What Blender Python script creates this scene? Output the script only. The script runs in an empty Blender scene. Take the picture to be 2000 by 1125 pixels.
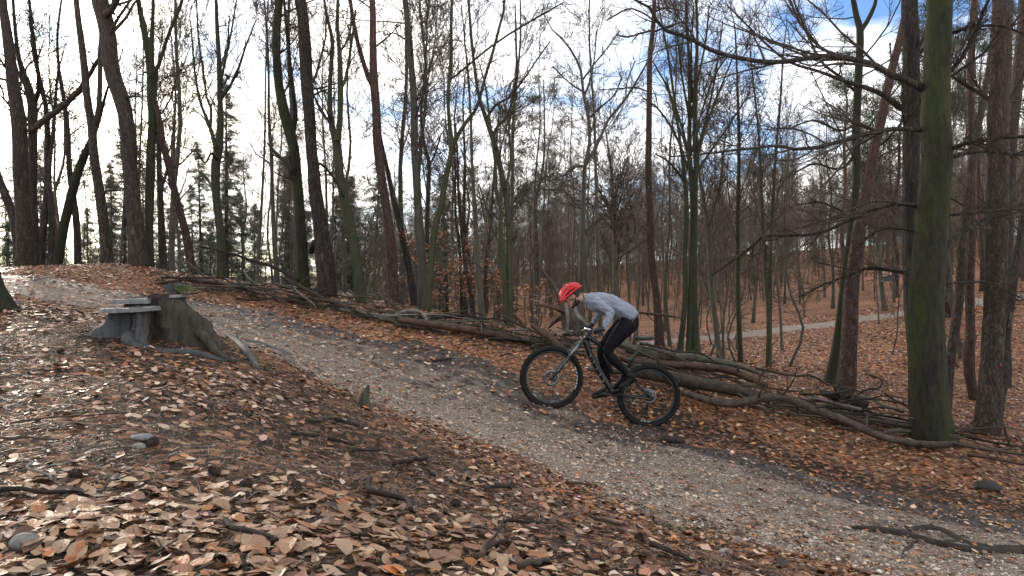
import bpy, bmesh, math, random
import numpy as np
from mathutils import Vector, Matrix

random.seed(7)
RNG = np.random.default_rng(11)
SC = bpy.context.scene
COL = SC.collection
R = math.radians

# ------------------------------------------------------------------ camera
CZ = 1.6                      # eye height above the local datum
F = 1400.0                    # focal length in photograph pixels (2000 wide)
cam = bpy.data.cameras.new('camera')
cam.sensor_width = 36.0
cam.lens = 36.0 * F / 2000.0
cam.clip_start = 0.05
cam.clip_end = 2000
cam_ob = bpy.data.objects.new('camera', cam)
cam_ob.location = (0, 0, CZ)
cam_ob.rotation_euler = (R(90), 0, 0)
COL.objects.link(cam_ob)
SC.camera = cam_ob

# ------------------------------------------------------------------ sky and sun
SUN_EL, SUN_AZ = 13.5, -36.5        # low winter sun ahead and to the left (azimuth from +Y towards +X)
sdir = Vector((math.sin(R(SUN_AZ)) * math.cos(R(SUN_EL)), math.cos(R(SUN_AZ)) * math.cos(R(SUN_EL)), math.sin(R(SUN_EL))))
W = bpy.data.worlds.new('World'); SC.world = W; W.use_nodes = True
wt = W.node_tree; wn = wt.nodes; wl = wt.links
wn.clear()
def wnode(t, **kw):
    n = wn.new(t)
    for k, v in kw.items(): setattr(n, k, v)
    return n
wout = wnode('ShaderNodeOutputWorld'); wbg = wnode('ShaderNodeBackground')
wbg.inputs['Strength'].default_value = 0.1
wl.new(wbg.outputs[0], wout.inputs[0])
sky = wnode('ShaderNodeTexSky'); sky.sky_type = 'NISHITA'; sky.sun_disc = False
sky.sun_elevation = R(SUN_EL); sky.sun_rotation = R(SUN_AZ)
tc = wnode('ShaderNodeTexCoord')
sep = wnode('ShaderNodeSeparateXYZ'); wl.new(tc.outputs['Generated'], sep.inputs[0])
def wmath(op, a, b=None, c=None):
    n = wnode('ShaderNodeMath', operation=op)
    for i, v in enumerate((a, b, c)):
        if v is None: continue
        if isinstance(v, (int, float)): n.inputs[i].default_value = v
        else: wl.new(v, n.inputs[i])
    return n.outputs[0]
zz = wmath('ADD', wmath('MAXIMUM', sep.outputs[2], 0.0), 0.22)
comb = wnode('ShaderNodeCombineXYZ')
wl.new(wmath('DIVIDE', sep.outputs[0], zz), comb.inputs[0]); wl.new(wmath('DIVIDE', sep.outputs[1], zz), comb.inputs[1])
n1 = wnode('ShaderNodeTexNoise'); wl.new(comb.outputs[0], n1.inputs['Vector'])
n1.inputs['Scale'].default_value = 1.15; n1.inputs['Detail'].default_value = 8; n1.inputs['Roughness'].default_value = 0.6; n1.inputs['Distortion'].default_value = 0.5
ramp = wnode('ShaderNodeValToRGB'); wl.new(n1.outputs[0], ramp.inputs[0])
ramp.color_ramp.elements[0].position = 0.395; ramp.color_ramp.elements[1].position = 0.54
n2 = wnode('ShaderNodeTexNoise'); wl.new(comb.outputs[0], n2.inputs['Vector'])
n2.inputs['Scale'].default_value = 3.1; n2.inputs['Detail'].default_value = 6
# brightness of the cloud sheet: forward scattering lifts it towards the sun
dot = wnode('ShaderNodeVectorMath', operation='DOT_PRODUCT'); wl.new(tc.outputs['Generated'], dot.inputs[0]); dot.inputs[1].default_value = sdir
d01 = wmath('MAXIMUM', dot.outputs['Value'], 0.0)
glow = wmath('ADD', wmath('MULTIPLY', wmath('POWER', d01, 5.0), 7.0), wmath('MULTIPLY', wmath('POWER', d01, 70.0), 45.0))
cl = wmath('ADD', wmath('MULTIPLY_ADD', n2.outputs[0], 5.0, 6.0), glow)
cc = wnode('ShaderNodeMix', data_type='RGBA'); cc.inputs[0].default_value = 1.0
ccol = wnode('ShaderNodeVectorMath', operation='SCALE'); ccol.inputs[0].default_value = (1.0, 0.985, 0.97)
wl.new(cl, ccol.inputs['Scale'])
mx = wnode('ShaderNodeMix', data_type='RGBA')
warm = wnode('ShaderNodeMix', data_type='RGBA'); warm.inputs[6].default_value = (1, 1, 1, 1); warm.inputs[7].default_value = (1.0, 0.9, 0.72, 1)
wl.new(wmath('POWER', d01, 12.0), warm.inputs[0])
cw = wnode('ShaderNodeVectorMath', operation='MULTIPLY'); wl.new(ccol.outputs[0], cw.inputs[0]); wl.new(warm.outputs[2], cw.inputs[1])
wl.new(ramp.outputs[0], mx.inputs[0]); wl.new(cw.outputs[0], mx.inputs[7])
skc = wnode('ShaderNodeVectorMath', operation='MULTIPLY'); skc.inputs[1].default_value = (0.62, 0.85, 1.25)
wl.new(sky.outputs[0], skc.inputs[0]); wl.new(skc.outputs[0], mx.inputs[6])
wl.new(mx.outputs[2], wbg.inputs['Color'])

sun = bpy.data.lights.new('sun', 'SUN'); sun.energy = 2.2; sun.angle = R(5); sun.color = (1.0, 0.87, 0.7)
sun_ob = bpy.data.objects.new('sun', sun); COL.objects.link(sun_ob)
sun_ob.rotation_euler = sdir.to_track_quat('Z', 'Y').to_euler()
sun_ob.location = (-20, 30, 25)

SC.view_settings.view_transform = 'Standard'; SC.view_settings.look = 'None'
SC.view_settings.gamma = 1.0; SC.view_settings.exposure = 1.2
SC.view_settings.use_curve_mapping = False
SC.render.engine = 'CYCLES'
SC.cycles.use_denoising = True
try:
    SC.cycles.denoiser = 'OPENIMAGEDENOISE'; SC.cycles.denoising_input_passes = 'RGB_ALBEDO_NORMAL'; SC.cycles.denoising_prefilter = 'ACCURATE'
except Exception: pass
SC.cycles.use_adaptive_sampling = True; SC.cycles.adaptive_threshold = 0.02
SC.cycles.max_bounces = 4; SC.cycles.diffuse_bounces = 2; SC.cycles.glossy_bounces = 2; SC.cycles.transparent_max_bounces = 4

# ------------------------------------------------------------------ helpers
def P(px, py, d):
    """photograph pixel at a known distance d -> place in the world"""
    return np.array([(px - 1000.0) / F * d, d, CZ - (py - 562.5) / F * d])

def hash2(ix, iy, seed):
    n = (ix * 374761393 + iy * 668265263 + seed * 974634777) & 0xffffffff
    n = ((n ^ (n >> 13)) * 1274126177) & 0xffffffff
    n = n ^ (n >> 16)
    return (n & 0xffff) / 65535.0
def vnoise(x, y, seed=0):
    x = np.asarray(x, float); y = np.asarray(y, float)
    ix = np.floor(x).astype(np.int64); iy = np.floor(y).astype(np.int64)
    fx = x - ix; fy = y - iy
    fx = fx * fx * (3 - 2 * fx); fy = fy * fy * (3 - 2 * fy)
    a = hash2(ix, iy, seed); b = hash2(ix + 1, iy, seed); c = hash2(ix, iy + 1, seed); d = hash2(ix + 1, iy + 1, seed)
    return (a * (1 - fx) + b * fx) * (1 - fy) + (c * (1 - fx) + d * fx) * fy
def fbm(x, y, seed=0, octv=4):
    s = 0; a = 0.5; f = 1.0
    for o in range(octv):
        s = s + a * (vnoise(x * f, y * f, seed + o * 17) - 0.5); a *= 0.5; f *= 2.03
    return s

def mk_mesh(name, V, faces, mat=None, smooth=True, col=None, attrs=None):
    """V (n,3); faces: list of int arrays (m,k)"""
    me = bpy.data.meshes.new(name)
    V = np.asarray(V, np.float32)
    me.vertices.add(len(V)); me.vertices.foreach_set('co', V.ravel())
    faces = [np.asarray(f, np.int32) for f in faces if len(f)]
    tot = sum(f.size for f in faces); npoly = sum(len(f) for f in faces)
    li = np.concatenate([f.ravel() for f in faces])
    sizes = np.concatenate([np.full(len(f), f.shape[1], np.int32) for f in faces])
    starts = np.concatenate([[0], np.cumsum(sizes)[:-1]]).astype(np.int32)
    me.loops.add(tot); me.loops.foreach_set('vertex_index', li)
    me.polygons.add(npoly); me.polygons.foreach_set('loop_start', starts)
    me.polygons.foreach_set('use_smooth', np.full(npoly, smooth, bool))
    if col is not None:
        a = me.color_attributes.new('Col', 'FLOAT_COLOR', 'POINT')
        c4 = np.ones((len(V), 4), np.float32); c4[:, :3] = col
        a.data.foreach_set('color', c4.ravel())
    for k, v in (attrs or {}).items():
        a = me.attributes.new(k, 'FLOAT', 'POINT'); a.data.foreach_set('value', np.asarray(v, np.float32))
    me.update(calc_edges=True)
    if mat is not None: me.materials.append(mat)
    return me

def ob(name, me, parent=None, loc=None, label=None, cat=None, group=None, kind=None):
    o = bpy.data.objects.new(name, me); COL.objects.link(o)
    if parent is not None: o.parent = parent
    if loc is not None: o.location = Vector([float(v) for v in loc])
    if label: o['label'] = label
    if cat: o['category'] = cat
    if group: o['group'] = group
    if kind: o['kind'] = kind
    return o
def thing(name, loc, label, cat, group=None):
    o = ob(name, None, None, loc, label, cat, group); o.empty_display_size = 0.2
    return o

def tubes(pts, rad, sides):
    """pts (N,K,3), rad (N,K) -> verts, quads (open tubes)"""
    N, K, _ = pts.shape
    T = np.gradient(pts, axis=1); T /= (np.linalg.norm(T, axis=2, keepdims=True) + 1e-9)
    mean = pts[:, -1] - pts[:, 0]; mean /= (np.linalg.norm(mean, axis=1, keepdims=True) + 1e-9)
    ref = np.where(np.abs(mean[:, 2:3]) > 0.8, np.array([[1.0, 0.13, 0]]), np.array([[0.0, 0.1, 1.0]]))
    A = np.cross(T, ref[:, None, :]); A /= (np.linalg.norm(A, axis=2, keepdims=True) + 1e-9)
    B = np.cross(T, A)
    th = np.arange(sides) / sides * 2 * np.pi
    V = pts[:, :, None, :] + rad[:, :, None, None] * (A[:, :, None, :] * np.cos(th)[None, None, :, None] + B[:, :, None, :] * np.sin(th)[None, None, :, None])
    idx = np.arange(N * K * sides).reshape(N, K, sides)
    a = idx[:, :-1, :]; b = np.roll(a, -1, axis=2); c = idx[:, 1:, :]; d = np.roll(c, -1, axis=2)
    Q = np.stack([a, b, d, c], axis=-1).reshape(-1, 4)
    return V.reshape(-1, 3), Q

class Geo:
    def __init__(self): self.V = []; self.F = {}; self.n = 0
    def add(self, V, Fc):
        V = np.asarray(V, float)
        self.V.append(V)
        for f in (Fc if isinstance(Fc, list) else [Fc]):
            f = np.asarray(f)
            if len(f): self.F.setdefault(f.shape[1], []).append(f + self.n)
        self.n += len(V)
        return self
    def tube(self, pts, rad, sides=8, cap=True):
        pts = np.asarray(pts, float); rad = np.broadcast_to(np.asarray(rad, float), (len(pts),))
        V, Q = tubes(pts[None], rad[None], sides)
        if cap:
            K = len(pts); n = len(V)
            V = np.vstack([V, pts[0], pts[-1]])
            i = np.arange(sides); j = (i + 1) % sides
            t0 = np.stack([j, i, np.full(sides, n)], 1); o = (K - 1) * sides
            t1 = np.stack([i + o, j + o, np.full(sides, n + 1)], 1)
            self.add(V, [Q, np.vstack([t0, t1])])
        else: self.add(V, Q)
        return self
    def box(self, c, s, rot=None):
        c = np.asarray(c, float); h = np.asarray(s, float) / 2
        v = np.array([[x, y, z] for x in (-1, 1) for y in (-1, 1) for z in (-1, 1)], float) * h
        if rot is not None: v = v @ np.array(rot).T
        f = np.array([[0, 1, 3, 2], [4, 6, 7, 5], [0, 4, 5, 1], [2, 3, 7, 6], [0, 2, 6, 4], [1, 5, 7, 3]])
        return self.add(v + c, f)
    def ell(self, c, r, rot=None, nu=16, nv=10):
        u = np.arange(nu) / nu * 2 * np.pi; v = np.linspace(0, np.pi, nv + 1)[1:-1]
        X = np.sin(v)[:, None] * np.cos(u)[None]; Y = np.sin(v)[:, None] * np.sin(u)[None]; Z = np.repeat(np.cos(v)[:, None], nu, 1)
        V = np.stack([X, Y, Z], -1).reshape(-1, 3)
        V = np.vstack([V, [0, 0, 1], [0, 0, -1]]) * np.asarray(r, float)
        if rot is not None: V = V @ np.array(rot).T
        m = nv - 1; idx = np.arange(m * nu).reshape(m, nu)
        a = idx[:-1]; b = np.roll(a, -1, 1); c2 = idx[1:]; d = np.roll(c2, -1, 1)
        Q = np.stack([a, c2, d, b], -1).reshape(-1, 4)
        i = np.arange(nu); j = (i + 1) % nu
        t = np.vstack([np.stack([i, j, np.full(nu, m * nu)], 1), np.stack([j + (m - 1) * nu, i + (m - 1) * nu, np.full(nu, m * nu + 1)], 1)])
        return self.add(V + np.asarray(c, float), [Q, t])
    def arrays(self):
        return np.vstack(self.V), [np.vstack(v) for v in self.F.values()]
    def mesh(self, name, mat=None, smooth=True, off=None, **kw):
        V, Fc = self.arrays()
        if off is not None: V = V - np.asarray(off, float)
        return mk_mesh(name, V, Fc, mat, smooth, **kw)

def resample(pl, n, jitter=0.0, rng=None):
    """smooth Catmull-Rom resampling of a (m,4) polyline (x,y,z,r)"""
    pl = np.asarray(pl, float)
    if len(pl) == 2: pl = np.vstack([pl[0], pl.mean(0), pl[1]])
    d = np.concatenate([[0], np.cumsum(np.linalg.norm(np.diff(pl[:, :3], axis=0), axis=1))])
    t = np.linspace(0, d[-1], n)
    ext = np.vstack([2 * pl[0] - pl[1], pl, 2 * pl[-1] - pl[-2]])
    seg = np.clip(np.searchsorted(d, t, side='right') - 1, 0, len(pl) - 2)
    u = ((t - d[seg]) / (d[seg + 1] - d[seg] + 1e-9))[:, None]
    p0, p1, p2, p3 = ext[seg], ext[seg + 1], ext[seg + 2], ext[seg + 3]
    o = 0.5 * (2 * p1 + (p2 - p0) * u + (2 * p0 - 5 * p1 + 4 * p2 - p3) * u ** 2 + (3 * p1 - p0 - 3 * p2 + p3) * u ** 3)
    o[:, 3] = np.interp(t, d, pl[:, 3])
    if jitter and rng is not None: o[1:, :3] += rng.normal(0, jitter, (n - 1, 3)) * o[1:, 3:4]
    return o

# ------------------------------------------------------------------ materials
def new_mat(name):
    m = bpy.data.materials.new(name); m.use_nodes = True
    nt = m.node_tree; b = nt.nodes['Principled BSDF']
    return m, nt, b
def nd(nt, t, **kw):
    n = nt.nodes.new(t)
    for k, v in kw.items():
        if k in n.inputs.keys(): n.inputs[k].default_value = v
        else: setattr(n, k, v)
    return n
def ramp_node(nt, fac, stops, interp='LINEAR'):
    r = nt.nodes.new('ShaderNodeValToRGB'); cr = r.color_ramp; cr.interpolation = interp
    while len(cr.elements) < len(stops): cr.elements.new(0.5)
    for e, (p, c) in zip(cr.elements, stops): e.position = p; e.color = (*c, 1)
    nt.links.new(fac, r.inputs[0]); return r.outputs[0]
def mixc(nt, fac, a, b, blend='MIX'):
    n = nt.nodes.new('ShaderNodeMix'); n.data_type = 'RGBA'; n.blend_type = blend
    for i, v in ((0, fac), (6, a), (7, b)):
        if isinstance(v, (int, float)): n.inputs[i].default_value = v
        elif isinstance(v, tuple): n.inputs[i].default_value = (*v, 1)
        else: nt.links.new(v, n.inputs[i])
    return n.outputs[2]
def mth(nt, op, a, b=None, c=None, clamp=False):
    n = nt.nodes.new('ShaderNodeMath'); n.operation = op; n.use_clamp = clamp
    for i, v in enumerate((a, b, c)):
        if v is None: continue
        if isinstance(v, (int, float)): n.inputs[i].default_value = v
        else: nt.links.new(v, n.inputs[i])
    return n.outputs[0]
def noise(nt, vec, scale, detail=5, rough=0.55, dist=0.0):
    n = nd(nt, 'ShaderNodeTexNoise', Scale=scale, Detail=detail, Roughness=rough, Distortion=dist); nt.links.new(vec, n.inputs['Vector']); return n.outputs['Fac']
def voro(nt, vec, scale, feature='F1', out='Distance', rnd=1.0):
    n = nd(nt, 'ShaderNodeTexVoronoi', feature=feature, Scale=scale, Randomness=rnd); nt.links.new(vec, n.inputs['Vector']); return n.outputs[out]
def coords(nt, kind='Object', scale=(1, 1, 1)):
    t = nt.nodes.new('ShaderNodeTexCoord'); m = nt.nodes.new('ShaderNodeMapping'); m.inputs['Scale'].default_value = scale
    nt.links.new(t.outputs[kind], m.inputs[0]); return m.outputs[0]
def bump(nt, b, h, strength=0.5, dist=0.02):
    n = nd(nt, 'ShaderNodeBump', Strength=strength, Distance=dist); nt.links.new(h, n.inputs['Height']); nt.links.new(n.outputs[0], b.inputs['Normal'])
def simple(name, col, rough=0.6, metal=0.0, spec=0.5, var=0.12, scale=40):
    m, nt, b = new_mat(name)
    v = coords(nt); f = noise(nt, v, scale, 4)
    c = ramp_node(nt, f, [(0.3, tuple(x * (1 - var) for x in col)), (0.7, tuple(min(1, x * (1 + var)) for x in col))])
    nt.links.new(c, b.inputs['Base Color'])
    b.inputs['Roughness'].default_value = rough; b.inputs['Metallic'].default_value = metal; b.inputs['Specular IOR Level'].default_value = spec
    return m

def bark(name, dark, light, moss=None, moss_amt=0.5, plates=False, zs=0.22, scale=18, bdist=0.02, upper=None, rough=0.85):
    m, nt, b = new_mat(name)
    v = coords(nt, 'Object', (1, 1, zs))
    f = noise(nt, v, scale, 6, 0.6)
    big = noise(nt, coords(nt, 'Object', (1, 1, 0.5)), 2.2, 4)
    c = ramp_node(nt, f, [(0.3, dark), (0.7, light)])
    c = mixc(nt, mth(nt, 'MULTIPLY', big, 0.6), c, tuple(x * 0.6 for x in dark))
    h = f
    if plates:
        # scaly plates: edges bent by noise so that no cell shows as a polygon
        nv = nd(nt, 'ShaderNodeTexNoise', Scale=scale * 1.1, Detail=4); nt.links.new(v, nv.inputs['Vector'])
        vm = nt.nodes.new('ShaderNodeVectorMath'); vm.operation = 'SCALE'; nt.links.new(nv.outputs['Color'], vm.inputs[0]); vm.inputs['Scale'].default_value = 0.11
        va = nt.nodes.new('ShaderNodeVectorMath'); va.operation = 'ADD'; nt.links.new(v, va.inputs[0]); nt.links.new(vm.outputs[0], va.inputs[1])
        e = voro(nt, va.outputs[0], scale * 2.0, 'DISTANCE_TO_EDGE')
        e2 = mth(nt, 'MULTIPLY', e, 4.0, clamp=True)
        cell = voro(nt, va.outputs[0], scale * 2.0, 'F1', 'Color')
        bw = nt.nodes.new('ShaderNodeRGBToBW'); nt.links.new(cell, bw.inputs[0]); c = mixc(nt, 0.45, c, bw.outputs[0], 'SOFT_LIGHT')
        c = mixc(nt, mth(nt, 'MULTIPLY_ADD', e2, 0.6, 0.4), tuple(x * 0.5 for x in dark), c)
        h = mth(nt, 'ADD', mth(nt, 'MULTIPLY', e2, 0.7), mth(nt, 'MULTIPLY', f, 0.6))
    if upper is not None:
        t = nt.nodes.new('ShaderNodeTexCoord'); s = nt.nodes.new('ShaderNodeSeparateXYZ'); nt.links.new(t.outputs['Object'], s.inputs[0])
        k = mth(nt, 'MULTIPLY_ADD', s.outputs[2], 0.16, -0.35, clamp=True)
        uc = mixc(nt, f, tuple(x * 0.6 for x in upper), upper)
        c = mixc(nt, k, c, uc)
    if moss is not None:
        mf = noise(nt, coords(nt, 'Object', (1, 1, 0.35)), 3.5, 9, 0.72)
        mf = ramp_node(nt, mf, [(0.62 - 0.35 * moss_amt, (0, 0, 0)), (0.8 - 0.3 * moss_amt, (1, 1, 1))])
        mc = mixc(nt, f, tuple(x * 0.55 for x in moss), tuple(x * 1.3 for x in moss))
        c = mixc(nt, mth(nt, 'MULTIPLY', mf, 0.9), c, mc)
    # every trunk differs a little
    oi = nt.nodes.new('ShaderNodeObjectInfo')
    hs = nt.nodes.new('ShaderNodeHueSaturation'); nt.links.new(c, hs.inputs['Color'])
    nt.links.new(mth(nt, 'MULTIPLY_ADD', oi.outputs['Random'], 0.42, 0.58), hs.inputs['Value'])
    nt.links.new(hs.outputs[0], b.inputs['Base Color'])
    b.inputs['Roughness'].default_value = rough; b.inputs['Specular IOR Level'].default_value = 0.25
    bump(nt, b, h, 0.9, bdist)
    return m

M = {}
M['beech'] = bark('beech_bark', (0.075, 0.066, 0.05), (0.16, 0.145, 0.115), (0.075, 0.078, 0.04), 0.4, zs=0.5, scale=9, bdist=0.012)
M['beech_green'] = bark('algae_beech_bark', (0.042, 0.04, 0.026), (0.105, 0.098, 0.068), (0.05, 0.055, 0.022), 0.75, zs=0.4, scale=9, bdist=0.012)
M['mossy'] = bark('mossy_bark', (0.014, 0.013, 0.009), (0.06, 0.053, 0.036), (0.04, 0.056, 0.008), 0.52, zs=0.3, scale=22, bdist=0.03)
M['pine'] = bark('pine_bark', (0.065, 0.048, 0.038), (0.165, 0.122, 0.096), (0.07, 0.075, 0.04), 0.12, plates=True, zs=0.3, scale=13, bdist=0.03, upper=(0.14, 0.098, 0.074))
M['pine_red'] = bark('red_pine_bark', (0.075, 0.045, 0.036), (0.185, 0.115, 0.09), None, plates=True, zs=0.35, scale=15, bdist=0.025, upper=(0.21, 0.115, 0.085))
M['oak'] = bark('furrowed_bark', (0.045, 0.036, 0.03), (0.125, 0.1, 0.082), (0.06, 0.065, 0.025), 0.25, plates=True, zs=0.18, scale=11, bdist=0.03)
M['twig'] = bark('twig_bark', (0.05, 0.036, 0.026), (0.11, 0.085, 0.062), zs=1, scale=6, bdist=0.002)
M['twig_far'] = bark('lightened_far_twig_bark', (0.12, 0.094, 0.07), (0.235, 0.185, 0.14), zs=1, scale=3, bdist=0.002)  # paler copy of the twig bark: light in the far wood put into colour
M['dead'] = bark('dead_wood', (0.035, 0.026, 0.02), (0.15, 0.115, 0.085), (0.05, 0.052, 0.025), 0.2, zs=1, scale=14, bdist=0.02)
M['dead_red'] = bark('peeled_red_wood', (0.05, 0.026, 0.017), (0.19, 0.105, 0.065), None, zs=1, scale=11, bdist=0.01, rough=0.6)
M['dead_dark'] = bark('rotten_dark_wood', (0.022, 0.017, 0.013), (0.075, 0.056, 0.043), None, zs=1, scale=12, bdist=0.02)
M['dead_pale'] = bark('bleached_wood', (0.12, 0.1, 0.085), (0.36, 0.32, 0.28), None, zs=1, scale=9, bdist=0.008)
M['dead_moss'] = bark('lichen_log', (0.06, 0.052, 0.04), (0.21, 0.185, 0.145), (0.12, 0.125, 0.06), 0.35, zs=1, scale=8, bdist=0.015)
M['stump'] = bark('weathered_stump_wood', (0.045, 0.045, 0.043), (0.16, 0.16, 0.157), (0.06, 0.06, 0.035), 0.22, zs=0.12, scale=22, bdist=0.014, rough=0.6)
M['stump_brown'] = bark('brown_stump_side', (0.035, 0.03, 0.023), (0.125, 0.107, 0.083), (0.045, 0.043, 0.02), 0.15, zs=0.15, scale=18, bdist=0.03)
M['sawn'] = bark('sawn_grey_wood', (0.2, 0.2, 0.197), (0.42, 0.42, 0.41), None, zs=1, scale=16, bdist=0.004, rough=0.45)

def needle_mat(name, dark, light):
    m, nt, b = new_mat(name)
    v = coords(nt); f = noise(nt, v, 1.6, 3); g = noise(nt, v, 30, 2)
    c = ramp_node(nt, mth(nt, 'ADD', mth(nt, 'MULTIPLY', f, 0.7), mth(nt, 'MULTIPLY', g, 0.3)), [(0.35, dark), (0.65, light)])
    nt.links.new(c, b.inputs['Base Color']); b.inputs['Roughness'].default_value = 0.6
    b.inputs['Specular IOR Level'].default_value = 0.3
    return m
M['needle_pine'] = needle_mat('pine_needle', (0.026, 0.042, 0.022), (0.085, 0.11, 0.058))
M['needle_spruce'] = needle_mat('spruce_needle', (0.04, 0.055, 0.038), (0.11, 0.135, 0.095))

def leaf_mat(name, use_attr=True):
    m, nt, b = new_mat(name)
    if use_attr:
        a = nt.nodes.new('ShaderNodeAttribute'); a.attribute_name = 'Col'; c = a.outputs['Color']
    else:
        oi = nt.nodes.new('ShaderNodeObjectInfo')
        c = ramp_node(nt, oi.outputs['Random'], [(0.0, (0.32, 0.18, 0.1)), (0.18, (0.48, 0.31, 0.19)), (0.34, (0.27, 0.125, 0.06)), (0.48, (0.16, 0.065, 0.028)), (0.6, (0.52, 0.35, 0.22)), (0.74, (0.42, 0.15, 0.038)), (0.86, (0.34, 0.19, 0.11)), (1.0, (0.07, 0.033, 0.018))])
        v = coords(nt, 'Object'); w = nd(nt, 'ShaderNodeTexWave', Scale=0.0)
        # side veins run off the midrib
        t = nt.nodes.new('ShaderNodeTexCoord'); s = nt.nodes.new('ShaderNodeSeparateXYZ'); nt.links.new(t.outputs['Object'], s.inputs[0])
        q = mth(nt, 'SUBTRACT', s.outputs[0], mth(nt, 'ABSOLUTE', s.outputs[1]))
        vein = mth(nt, 'SINE', mth(nt, 'MULTIPLY', q, 62.0))
        f = noise(nt, v, 6, 4)
        c = mixc(nt, mth(nt, 'MULTIPLY', f, 0.55), c, (0.12, 0.06, 0.03))
        bump(nt, b, f, 0.4, 0.08)
    nt.links.new(c, b.inputs['Base Color']); b.inputs['Roughness'].default_value = 0.44; b.inputs['Specular IOR Level'].default_value = 0.4
    return m
M['leaf'] = leaf_mat('fallen_leaf', True)
M['leaf_single'] = leaf_mat('beech_leaf', False)
# ------------------------------------------------------------------ terrain
CP = [  # photograph pixel and distance of points on the ground
 (0,1125,1.9),(500,1125,1.9),(1000,1125,2.4),(1500,1125,3.2),(2000,1125,4.3),
 (200,900,3.0),(400,800,4.2),(0,800,3.8),(700,900,4.2),(1000,1000,3.7),(0,650,6.0),(200,650,6.1),(310,662,6.3),(430,655,6.8),(330,640,6.8),
 (500,690,7.4),(700,770,6.9),(850,830,6.3),(1100,915,5.5),(1300,990,4.9),(1500,1050,4.4),
 (1500,930,6.6),(1300,880,7.0),(1800,1050,5.1),(2000,1000,6.3),(1700,930,7.2),
 (1077,799.5,8.2),(1172,817,8.2),(1267,835,8.2),
 (900,720,8.8),(700,665,9.6),(500,620,10.2),(350,585,11.0),(100,570,9.8),(100,530,12.4),(250,520,13.4),(0,527,12.6),(-200,530,12),
 (600,605,11.0),(800,640,10.3),(1000,678,9.7),(1100,702,9.4),(1300,765,9.0),(1400,800,8.7),(1600,850,8.4),
 (272,521,14.2),(433,548,14),(593,562,13.2),(640,580,12.5),(708,592,12),(770,592,13),(830,605,12.5),(997,640,12),(1288,678,12.5),(1350,694,12.2),
 (1500,722,13),(1650,762,11.5),(1925,848,9.5),(1820,862,8.5),(2000,890,8.4),(1700,806,10),
 (1500,668,24),(1390,660,27),(1580,640,27),(1770,614,27),(2000,580,27),(1800,700,17),(2000,745,14),(1950,650,21),
 (1400,600,44),(1700,560,44),(1990,500,45),(1300,588,60),(1990,470,75),(1750,520,75),(1735,603,31),(1450,720,16),
]
WP = [  # world points (x, y, z relative to the eye) out of view
 (0,0,-0.98),(-4,-1,-0.6),(-5,3,-0.35),(4,0,-2.0),(8,4,-2.6),(9,9,-2.5),(13,14,-2.2),(-9,7,0.1),(-14,14,0.6),(0,-4,-1.2),(8,-4,-3),(-8,-6,-.6),
 (-9,22,-0.6),(-6,20,-0.7),(-2,19,-1.4),(-16,26,-0.6),(-8,34,-2.2),(0,30,-2.3),(-25,40,-2.0),(-2,55,-2.0),(-40,70,-0.5),(-5,90,0.5),(-90,120,1),(25,100,3.5),(90,110,9),(60,50,5),
 (0,160,4),(150,200,14),(-200,220,3),(0,400,10),(300,400,14),(-300,400,8),(40,20,1.0),(40,0,-1),(-40,20,0),(-40,-10,0),(20,-20,-4),(-20,-25,-1),
]
cpw = np.array([P(*c) for c in CP] + [(x, y, CZ + z) for x, y, z in WP])
def _phi(r): return np.sqrt(r * r + 0.5)
_n = len(cpw); _D = np.linalg.norm(cpw[:, None, :2] - cpw[None, :, :2], axis=2)
_A = np.zeros((_n + 3, _n + 3)); _A[:_n, :_n] = _phi(_D) - 0.06 * np.eye(_n) * 1.0
_A[:_n, _n] = 1; _A[:_n, _n + 1:] = cpw[:, :2]; _A[_n:, :_n] = _A[:_n, _n:].T
_w = np.linalg.solve(_A, np.concatenate([cpw[:, 2], [0, 0, 0]]))
def H0(x, y):
    x = np.atleast_1d(np.asarray(x, float)); y = np.atleast_1d(np.asarray(y, float)); sh = x.shape
    x = x.ravel(); y = y.ravel(); out = np.empty(len(x))
    for i in range(0, len(x), 20000):
        xs, ys = x[i:i + 20000], y[i:i + 20000]
        r = np.hypot(xs[:, None] - cpw[None, :, 0], ys[:, None] - cpw[None, :, 1])
        out[i:i + 20000] = _phi(r) @ _w[:_n] + _w[_n] + xs * _w[_n + 1] + ys * _w[_n + 2]
    return out.reshape(sh)

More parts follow.
